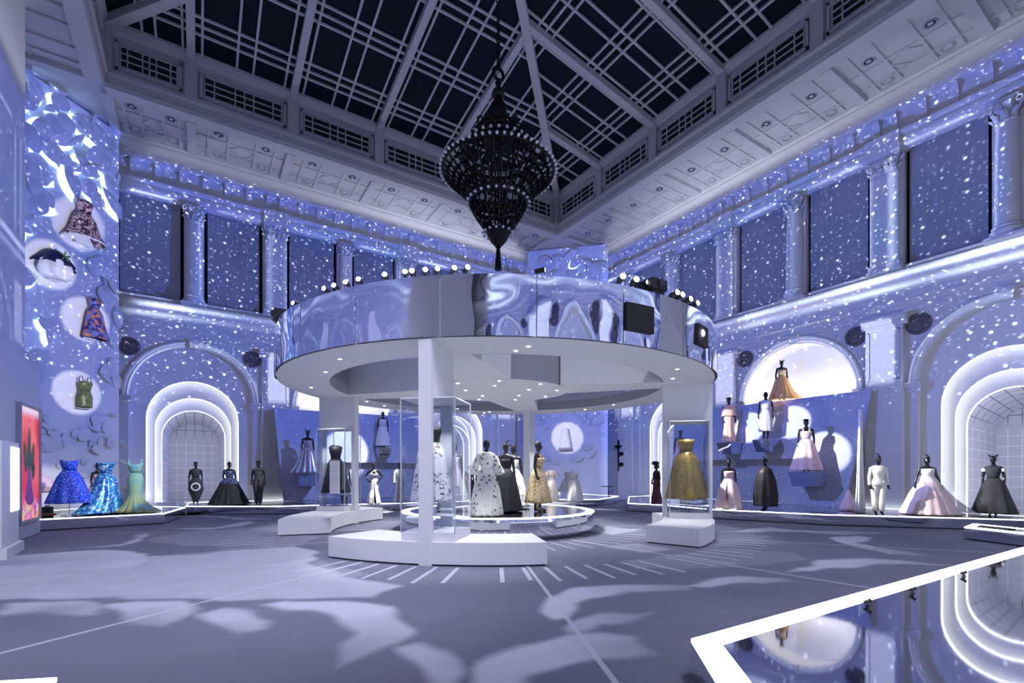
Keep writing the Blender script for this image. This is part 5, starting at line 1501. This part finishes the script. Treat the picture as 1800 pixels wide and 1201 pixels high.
e, k, z0 = hang('white flower-shaped skirt with a navy and green top hung on the leaf panel', 88, 442, 492, [([(1.0, .30, .28, 0, 0), (.85, .42, .38, 0, 0), (.6, .48, .42, 0, 0), (.42, .40, .36, 0, 0), (.35, .28, .25, 0, 0), (.33, .03, .03, 0, 0)], WHITE, 'petal_skirt', 6, .12), ([(1.25, .08, .08, 0, 0), (1.18, .22, .2, 0, 0), (1.05, .36, .33, 0, 0), (.9, .45, .41, 0, 0), (.76, .50, .45, 0, 0)], fabric('navy_petals', (.012, .014, .06), rough=.5), 'petal_top', 5, .22)])
for q in range(5):
    a = q * 2 * PI / 5
    MB().add([(0, -.36, .70), (.12 * math.cos(a), -.40, .70 + .12 * math.sin(a)), (.2 * math.cos(a + .3), -.38, .70 + .2 * math.sin(a + .3)), (.12 * math.cos(a + .6), -.40, .70 + .12 * math.sin(a + .6))], [(0, 1, 2, 3)]).build('sepal', plain('sepal_green', (.06, .14, .05), .5), e, fix=False)
hang('dark violet painted dress hung at mid height on the leaf panel', 157, 527, 597, [(HIGH[2:], PURPLE, 'bodice', 0, 0), (skirt(0, .34, .12, .55), PURPLE, 'skirt', 8, .05)])
e, k, z0 = hang('short olive beaded dress with thin straps hung low on the leaf panel', 140, 672, 717, [(BOD, OLIVE, 'bodice', 0, 0), ([(1.09, .12, .1, 0, 0), (.92, .178, .135, 0, 0), (.62, .165, .14, 0, 0)], OLIVE, 'skirt', 0, 0)])
for sx_ in (-1, 1): MB().tube([(sx_ * .10, -.08, .72 - .0), (sx_ * .11, -.04, .86), (sx_ * .11, .04, .86), (sx_ * .10, .07, .72)], .012, 6).build('strap', OLIVE, e, True)

# --- back wall arch -------------------------------------------------
e = figure('mannequin', 'black mannequin in draped dark trousers with a round white emblem, inside the arch', PG(344, 886, ZP), 812, 'down', 0, hat='brim')
cloth('tunic', HIGH[:3] + BOD, CHAR, e); cloth('trousers', [(1.09, .12, .1, 0, 0), (.85, .24, .2, 0, 0), (.6, .27, .22, 0, 0), (.3, .16, .14, 0, 0), (.1, .09, .09, 0, 0)], CHAR, e, 7, .05)
m = MB(); m.add([(.17 * math.cos(q), -.245, .72 + .17 * math.sin(q)) for q in [i * PI / 10 for i in range(20)]] + [(.12 * math.cos(q), -.245, .72 + .12 * math.sin(q)) for q in [i * PI / 10 for i in range(20)]], [(i, (i + 1) % 20, 20 + (i + 1) % 20, 20 + i) for i in range(20)]); m.build('emblem', WHITE, e, fix=False)
e = figure('mannequin', 'black mannequin in a navy sequinned bodice and wide black tulle skirt by the arch', PG(403, 887, ZP), 812, 'front', 0, hat='feather')
cloth('bodice', HIGH[2:], NAVY, e); cloth('skirt', skirt(0, .72, .01, .5), BLKT, e, 18, .05); cloth('peplum', [(1.10, .125, .1, 0, 0), (1.0, .24, .2, 0, 0), (.86, .36, .30, 0, 0)], NAVY, e, 9, .08, 1.1)
e = figure('mannequin', 'black mannequin in a sleeveless dark trouser suit beside the left arch', PG(454, 888, ZP), 810, 'down', -10, hat='brim')
def trousers(e, mat, w=.082):
    for sx_ in (-1, 1):
        cloth('trouser_leg', [(1.0, .105, .13, sx_ * .078, 0), (.85, .108, .125, sx_ * .088, -.01 * sx_), (.7, .098, .11, sx_ * .088, -.018 * sx_), (.5, .082, .09, sx_ * .078, -.036 * sx_), (.3, .078, .088, sx_ * .072, -.03 * sx_), (.09, .066, .075, sx_ * .066, -.03 * sx_)], mat, e)
trousers(e, CHAR)
cloth('top', HIGH + [(.98, .17, .13, 0, .005)], CHAR, e); cloth('shoulder_cape', [(1.46, .09, .08, 0, .01), (1.42, .20, .11, 0, .01), (1.36, .26, .14, 0, 0)], CHAR, e, 6, .03, 1.46)

# --- leaning panel on the back wall ----------------------------------
pz = PA(541, 832, 1.95)
e = figure('mannequin', 'mannequin in a metallic blue, silver and copper striped gown on a blue block', (pz[0], pz[1], pz[2]), 757, 'down', 10, hat='ears')
cloth('bodice', BOD, STRIPE, e); cloth('skirt', skirt(0, .46, .02, .55), STRIPE, e, 12, .05, train=(R(195), .35))
shelf((pz[0], pz[1], pz[2] - .012), .42, .35, .55, (0, -1), 'plain blue block under the striped gown', False, 1.0)
pz = PA(673, 788, 1.35)
e = figure('mannequin', 'mannequin in a long white gown on a mirrored block of the back panel', pz, 724, 'down', 0)
cloth('bodice', HIGH[2:], WHITE, e); cloth('skirt', skirt(0, .34, .10, .6), WHITE, e, 9, .05)
shelf((pz[0], pz[1], pz[2] - .012), .30, .35, .45, (0, -1), 'mirrored block under the long white gown')
e = figure('mannequin', 'mannequin with hands on hips in a white slit gown behind the canopy', PG(657, 887, ZP), 813, 'hips', 0, hat='ears')
cloth('bodice', BOD[1:], WHITE, e); cloth('skirt', COLUMN(.27), WHITE, e, 8, .05, slit=-PI / 2 + .2)
MB().tube([(-.12, -.10, 1.26), (.02, -.10, 1.42), (.12, -.10, 1.26)], .03, 8).build('halter', WHITE, e, True)
e = figure('mannequin', 'mannequin in a white top and long grey pleated skirt behind the canopy', PG(703, 885, ZP), 813, 'down', 0)
cloth('top', HIGH, WHITE, e); cloth('skirt', COLUMN(.24), GREYC, e, 16, .05); [sleeve(e, WHITE, DOWN, s_, .055, .035) for s_ in (-1, 1)]
e = figure('mannequin', 'mannequin in a short white dress glimpsed beside the black dress case', PG(605, 888, ZP), 812, 'down', 15, hat='brim')
cloth('dress', HIGH + skirt(0, .32, .4, .6)[1:], WHITE, e, 8, .04)
e = figure('mannequin', 'small distant mannequin in a plain black gown seen left of the floral gown', PG(825, 881, ZP), 818, 'down', 20)
cloth('bodice', HIGH, BLK, e); cloth('skirt', skirt(0, .34, .02, .5), BLK, e, 10, .06, train=(R(-30), .2))

# --- canopy cases -----------------------------------------------------
def case_pos(k, r, w=0.0, z=0.0):
    a = FINS[k]; return (RX + r * math.cos(a) - w * math.sin(a), RY + r * math.sin(a) + w * math.cos(a), z)
def case_dress(label, px, d, ytop, ybot, parts, turn=0):
    p = PD(px, ybot, d); ht = (ybot - ytop) * d / F
    zs = [q[0] for pr, *_ in parts for q in pr]; k = ht / (max(zs) - min(zs)); z0 = min(zs)
    e = empty('gown', (p[0], p[1], 0.562), face_rot(p[0], p[1], turn)); e.scale = (k,) * 3
    dz = (p[2] - 0.562) / k - z0
    for pr, mat, nm, pl, am in parts: cloth(nm, [(a + dz, *r_) for a, *r_ in pr], mat, e, pl, am, 1.05 + dz)
    stand(e, 1.05 + dz, .12)
    tag(e, label, 'dress', 'headless gowns in the glass cases'); return e, dz
cp = case_pos(0, 5.14); d0 = depth(cp[0], cp[1])
e, dz = case_dress('black camisole with a white flowered ball skirt in the near glass case', 758, d0, 752, 882, [(BOD, BLK, 'camisole', 0, 0), (skirt(0, .31, .12, .55), BRANCH, 'skirt', 8, .08)])
for sx_ in (-1, 1): MB().tube([(sx_ * .10, -.09, 1.31 + dz), (sx_ * .115, -.06, 1.40 + dz), (sx_ * .10, 0, 1.45 + dz), (sx_ * .11, .06, 1.40 + dz), (sx_ * .10, .09, 1.31 + dz)], .011, 6).build('strap', BLK, e, True)
cp = case_pos(1, 5.2); d1 = depth(cp[0], cp[1])
case_dress('gold brocade strapless ball gown in the right glass case', 1206, d1, 773, 876, [(BOD, GOLD, 'bodice', 0, 0), (skirt(0, .42, .10, .55), GOLD, 'skirt', 9, .07)])
cp = case_pos(3, 5.2); d3 = depth(cp[0], cp[1])
case_dress('black long-sleeved dress in the left glass case', 590, d3, 783, 866, [(HIGH, BLK, 'bodice', 0, 0), (skirt(0, .40, .10, .5), BLK, 'skirt', 7, .06)])
# printed label on the left case
lx = PD(588.5, 868, d3 - 0.62)
lb = tag(empty('case_label', lx, face_rot(lx[0], lx[1], 0)), 'tall white text label on the black dress case', 'label')
hgt = 58 * (d3 - .62) / F
MB().box(-.145, .145, -.004, .0, 0, hgt).build('sheet', plain('label_sheet', (.86, .86, .90), .5), lb)
tl = MB()
for i in range(14): tl.box(-.11, .11 - (i % 3) * .03, -.0055, -.0045, hgt - .16 - i * .06, hgt - .150 - i * .06)
tl.build('text_lines', plain('label_ink', (.55, .55, .62), .6), lb)
# --- round dais ---------------------------------------------------------
e = figure('mannequin', 'mannequin in a grey flowered white gown with wide sleeves at the front of the dais', PG(855, 907, PZ), 773, 'down', 0)
cloth('bodice', HIGH, FLORAL, e); cloth('skirt', skirt(0, .37, .02, .6), FLORAL, e, 14, .05)
for s_ in (-1, 1):
    m = MB().tube([(s_ * .12, .01, 1.40), (s_ * .2, .01, 1.32), (s_ * .25, .01, 1.15), (s_ * .29, -.02, 1.02), (s_ * .31, -.03, .96)], [.06, .075, .085, .11, .125], 14); m.build('wide_sleeve', FLORAL, e, True)
e = figure('mannequin', 'mannequin seen from behind in a black full-skirted gown on the dais', PG(889, 899, PZ), 779, 'down', 160, hat='feather')
cloth('bodice', BOD, BLK, e); cloth('skirt', skirt(0, .42, .02, .55), BLK, e, 15, .05, train=(R(60), .22)); MB().tube([(-.1, -.1, 1.3), (.0, -.05, 1.42), (.12, .06, 1.42), (.12, .10, 1.3)], .03, 8).build('shoulder_drape', BLK, e, True)
e = figure('mannequin', 'mannequin in a white strapless gown with black dots behind the black gown', PG(902, 892, PZ), 783, 'down', 175, hat='ears')
cloth('bodice', BOD, WHITE, e); cloth('skirt', skirt(0, .44, .04, .55), BRANCH, e, 10, .05, train=(R(60), .3))
e = figure('mannequin', 'mannequin in profile in a gold sequinned tulle gown with gold boots on the dais', PG(946, 899, PZ), 776, 'down', 75)
cloth('bodice', BOD, GOLDT, e); strap(e, GOLDT, .018); cloth('skirt', skirt(0, .33, .22, .6), GOLDT, e, 11, .06, hem_wave=.02)
for s_ in (-1, 1): MB().tube([(s_ * .068, .01, .30), (s_ * .066, .01, .12), (s_ * .066, -.02, .06), (s_ * .068, -.14, .03)], [.05, .044, .044, .028], 10).build('boot', GOLDT, e, True)
e = figure('mannequin', 'mannequin in a pale grey tulle gown with a blush sash on the dais', PG(797, 897, PZ), 779, 'front', -15, hat='veil')
cloth('bodice', HIGH[2:], GREYC, e); cloth('skirt', skirt(0, .42, .02, .55), GREYC, e, 16, .05)
MB().tube([(.1, -.13, 1.33), (.13, -.14, 1.1), (.15, -.2, .85), (.17, -.26, .62)], [.03, .035, .035, .03], 8).build('sash', PALEP, e, True)
# --- far corner ---------------------------------------------------------
e = figure('mannequin', 'headless brown patterned long coat beyond the far canopy post', PG(934, 884, ZP), 787, 'down', 60, body=False, cat='coat')
cloth('coat', HIGH + COLUMN(.22, .25)[1:], BROWNP, e, 5, .03); [sleeve(e, BROWNP, DOWN, s_, .06, .05) for s_ in (-1, 1)]; stand(e, 1.0)
e = figure('gown', 'cream and coral printed kaftan dress before the far corner panel', PG(969, 884, ZP), 816, None, 15, 'dress', body=False)
cloth('dress', HIGH + skirt(0, .36, .06, .6)[1:], CORAL, e, 7, .06); [sleeve(e, CORAL, OUT_, s_, .07, .11, 1) for s_ in (-1, 1)]; stand(e, 1.0)
e = figure('gown', 'white flared strapless dress set back before the far corner panel', PG(998, 880, ZP), 815, None, 0, 'dress', body=False)
cloth('bodice', BOD, WHITE, e); cloth('skirt', skirt(0, .5, .42, .6), WHITE, e, 8, .06); stand(e, 1.0)
e = figure('gown', 'long white strapless gown in front of the far corner panel', PG(1010, 884, ZP), 815, None, 0, 'dress', body=False)
cloth('bodice', BOD, WHITE, e); cloth('skirt', skirt(0, .38, .05, .55), WHITE, e, 9, .06); stand(e, 1.0)
nn = Vector((-1, -1)).normalized(); wp = (cc.x + nn.x * .2 + .1, cc.y + nn.y * .2, 0)
dd_ = depth(wp[0], wp[1])
e = empty('hung_dress', (PD(993, 791, dd_ - .1)[0], PD(993, 791, dd_ - .1)[1], PD(993, 791, dd_ - .1)[2]), math.atan2(nn.y, nn.x) + PI / 2)
cloth('shift', [(1.25, .17, .1, 0, 0), (1.1, .2, .12, 0, 0), (.5, .3, .14, 0, 0), (.1, .36, .15, 0, 0), (0, .37, .16, 0, 0)], WHITE, e, 6, .03, 1.0)
cloth('fringe', [(.12, .365, .155, 0, 0), (.0, .385, .17, 0, 0)], GREYC, e, 30, .02, .13)
tag(e, 'white sleeveless shift dress hung on the far corner panel', 'dress')
# --- right side -----------------------------------------------------------
e = figure('mannequin', 'mannequin bending a dark wine dress with a big bow left of the gold gown case', PG(1154, 887, ZP), 816, 'front', -60, hat='veil')
cloth('bodice', HIGH, BLK, e); cloth('skirt', COLUMN(.26), WINE, e, 7, .06)
for s_ in (-1, 1): MB().lathe([(.0, -.09), (.09, -.05), (.11, .03), (.07, .09), (0, .1)], 10).build('bow', BLK, e, True, loc=(s_ * .1, -.05, 1.78))
pz = PB(1196, 832, 1.6)
e = figure('mannequin', 'mannequin in a pale pink gown on a block behind the gold gown case', pz, 757, 'down', 10, hat='brim')
cloth('bodice', BOD, PALEP, e); strap(e, PALEP, .012); cloth('skirt', skirt(0, .36, .03, .6), PALEP, e, 9, .05)
shelf((pz[0], pz[1], pz[2] - .012), .34, .35, .45, (-1, 0), 'mirrored block behind the gold gown case', True, 1.1)
pz = PB(1281, 778, 1.2)
e = figure('mannequin', 'mannequin in a peach satin draped gown on the upper left block of the starry panel', pz, 699, 'down', 15, hat='brim')
cloth('cape', [(1.46, .09, .08, 0, .01), (1.41, .19, .11, 0, .01), (1.25, .235, .15, 0, 0), (1.02, .26, .16, 0, 0)], PEACH, e, 5, .03, 1.4); cloth('skirt', COLUMN(.25), PEACH, e, 8, .06)
shelf((pz[0], pz[1], pz[2] - .012), .34, .4, .5, (-1, 0), 'mirrored block under the peach gown')
pz = PB(1346, 773, 1.15)
e = figure('mannequin', 'mannequin in a white sleeveless midi dress on the upper right block of the starry panel', pz, 689, 'down', -10)
cloth('bodice', HIGH[1:], WHITE, e); cloth('skirt', [(1.09, .12, .1, 0, 0), (.92, .19, .14, 0, .01), (.6, .215, .17, 0, 0), (.30, .225, .18, 0, 0)], fabric('pearl_skirt', (.78, .76, .76), (.62, .60, .62), rough=.6), e, 8, .04)
shelf((pz[0], pz[1], pz[2] - .012), .34, .4, .5, (-1, 0), 'mirrored block under the white midi dress')
pz = PB(1417, 829, 1.5)
e = figure('mannequin', 'mannequin in a pink full-skirted gown on the lower block of the starry panel', pz, 737, 'down', 5, hat='brim')
cloth('bodice', BOD, PALEP, e); strap(e, PALEP, .022); cloth('skirt', skirt(0, .46, .04, .5), PINK, e, 10, .07)
shelf((pz[0], pz[1], pz[2] - .012), .48, .4, .55, (-1, 0), 'plain blue block under the pink full-skirted gown', False)
pz = PB(1374, 703, 0.30)
e = figure('mannequin', 'mannequin in an orange tulle gown with a wide train in the white lunette', (pz[0], pz[1], 4.56), 634, 'down', 20, hat='ears')
cloth('bodice', BOD, fabric('gilt_embroidery', (.62, .46, .22), (.78, .62, .38), 'sequin', 30, .5), e); cloth('skirt', skirt(0, .50, .01, .5), ORANGE, e, 16, .05, train=(R(-10), .55))
e = figure('mannequin', 'mannequin in a pale pink slit gown on the right platform below the panel', PG(1281, 895, ZP), 808, 'down', 10, hat='feather')
cloth('bodice', BOD, PALEP, e); cloth('underskirt', COLUMN(.3), PINK, e, 7, .05); cloth('skirt', skirt(0, .46, .01, .62), PALEP, e, 9, .06, slit=-PI / 2 - .35)
e = figure('mannequin', 'mannequin wrapped in a long black cape on the right platform', PG(1345, 897, ZP), 806, 'down', -35, hat='feather')
cloth('cape', [(1.49, .06, .06, 0, .01), (1.44, .12, .09, 0, .01), (1.3, .24, .19, 0, 0), (1.0, .33, .28, 0, .02), (.5, .38, .34, 0, .03), (.14, .36, .33, 0, .04)], BLK, e, 9, .07, 1.45)
e = figure('mannequin', 'mannequin in an ivory trouser suit on the right platform', PG(1544, 904, ZP), 802, 'down', 20, hat='feather')
trousers(e, IVORY); cloth('jacket', HIGH + [(.98, .185, .14, 0, .005), (.86, .21, .155, 0, .01)], IVORY, e); [sleeve(e, IVORY, DOWN, s_, .062, .042) for s_ in (-1, 1)]
e = figure('mannequin', 'mannequin in a pale pink ball gown with a sheer train on the right platform', PG(1630, 904, ZP), 803, 'out', 25, hat='feather')
cloth('bodice', HIGH[2:], WHITE, e); cloth('skirt', skirt(0, .66, .01, .55), PALEP, e, 16, .04, train=(R(0), .25)); cloth('veil_train', [(1.2, .15, .12, 0, .03), (.9, .32, .28, .05, .06), (.4, .56, .5, .12, .1), (.02, .72, .66, .2, .14)], SHEER, e, 12, .05, 1.2, train=(R(5), .75))
MB().lathe([(.122, 1.07), (.126, 1.1), (.122, 1.13)], 24, cap=False).build('belt', PINK, e, True)
e = figure('mannequin', 'mannequin in a black sleeveless A-line gown in the right arch', PG(1746, 906, ZP), 801, 'down', -8, hat='ears')
cloth('bodice', HIGH[1:], CHAR, e); cloth('skirt', skirt(0, .50, .06, .5), CHAR, e, 7, .05)
for s_ in (-1, 1): MB().lathe([(.0, -.07), (.055, -.05), (.065, 0), (.05, .05), (0, .06)], 12).build('puff_sleeve', WHITE, e, True, loc=(s_ * .2, .01, 1.33))
e = figure('gown', 'rose satin skirt showing at the foot of the starry panel', PG(1491, 897, ZP), 862, None, 0, 'dress', body=False, scale=.62)
cloth('skirt', [(1.1, .03, .03, 0, 0), (.6, .2, .18, 0, 0), (.05, .42, .36, 0, 0)], PINK, e, 8, .07); stand(e, .9)
# drape hanging beside the panel
p0 = PG(1512, 900, ZP)
dr = tag(empty('white_drape', (p0[0], p0[1], ZP)), 'thin white drape hanging beside the starry panel', 'drape')
cloth('cloth', [(3.3, .03, .03, 0, 0), (2.2, .10, .05, 0, 0), (1.0, .16, .07, 0, 0), (.02, .24, .10, 0, 0)], WHITE, dr, 7, .12, 3.3)
# wall sconce and handrail by the far doorway
sp = PB(1087, 800, 0.25)
sc_ = tag(empty('wall_sconce', (sp[0], sp[1], sp[2]), PI), 'black iron wall sconce by the far doorway', 'sconce')
MB().lathe([(.0, -.95), (.03, -.9), (.04, 0), (.05, .35), (.25, .5), (.26, .54), (.06, .58), (.04, .62), (.07, .75), (0, .95)], 14).build('stem', M_IRON, sc_, True)
for zz in (.05, -.55): MB().lathe([(0, -.12), (.12, -.09), (.15, 0), (.1, .1), (0, .13)], 12).build('boss', M_IRON, sc_, True, loc=(0, .22, zz))
MB().box(-.24, 0, -.06, .06, -.1, .1).build('bracket', M_IRON, sc_)
hp = PG(1068, 884)
hr = tag(empty('handrail', (hp[0], hp[1], 0), face_rot(hp[0], hp[1], 0)), 'small black handrail by the far doorway', 'handrail')
MB().tube([(-.3, 0, .85), (.28, 0, .85), (.28, 0, .55), (.08, 0, .55)], .025, 6).tube([(.05, 0, 0), (.05, 0, .85)], .025, 6).build('rail', M_BLACKP, hr)

# ------------------------------------------------------------------ gallery spots on the gowns (lamps sit on the canopy rim)
def gown_spot(px, target, energy, size, col=(1, .97, .93), soft=.03):
    a = ring_ang(px, RO - .12); x, y = RX + (RO + .05) * math.cos(a), RY + (RO + .05) * math.sin(a)
    spot('gown_spot', (x, y, RZ1 + .35), target, energy, size, .35, col, soft)
def far_spot(ang, target, energy, size, col=(1, .97, .93), soft=.03, z=RZ1 + .35):
    spot('gown_spot', (RX + RO * math.cos(ang), RY + RO * math.sin(ang), z), target, energy, size, .35, col, soft)
for nm, (px, py) in hung.items():
    p = on_leaf(px, py); far_spot(R(172), p, 2400, 8.5)
far_spot(R(28), PB(1292, 745, 1.2), 4000, 10); far_spot(R(20), PB(1360, 735, 1.2), 4000, 10); far_spot(R(2), PB(1428, 785, 1.2), 4000, 12)
def floor_target(px, py, h=1.0):
    x, y, z = PG(px, py, ZP); return (x, y, ZP + h)
far_spot(R(4), floor_target(1312, 896), 3800, 17); far_spot(R(-14), floor_target(1590, 903), 4200, 20); far_spot(R(-24), floor_target(1745, 905), 2600, 14)
far_spot(R(122), floor_target(400, 887), 1800, 22)
far_spot(R(96), floor_target(660, 886), 3800, 24)
far_spot(R(168), floor_target(175, 902), 2000, 20)
far_spot(R(62), floor_target(990, 884), 3800, 20)
far_spot(R(100), PA(610, 790, 1.2), 2600, 20)
far_spot(R(58), (cc.x, cc.y, 3.6), 1800, 12)
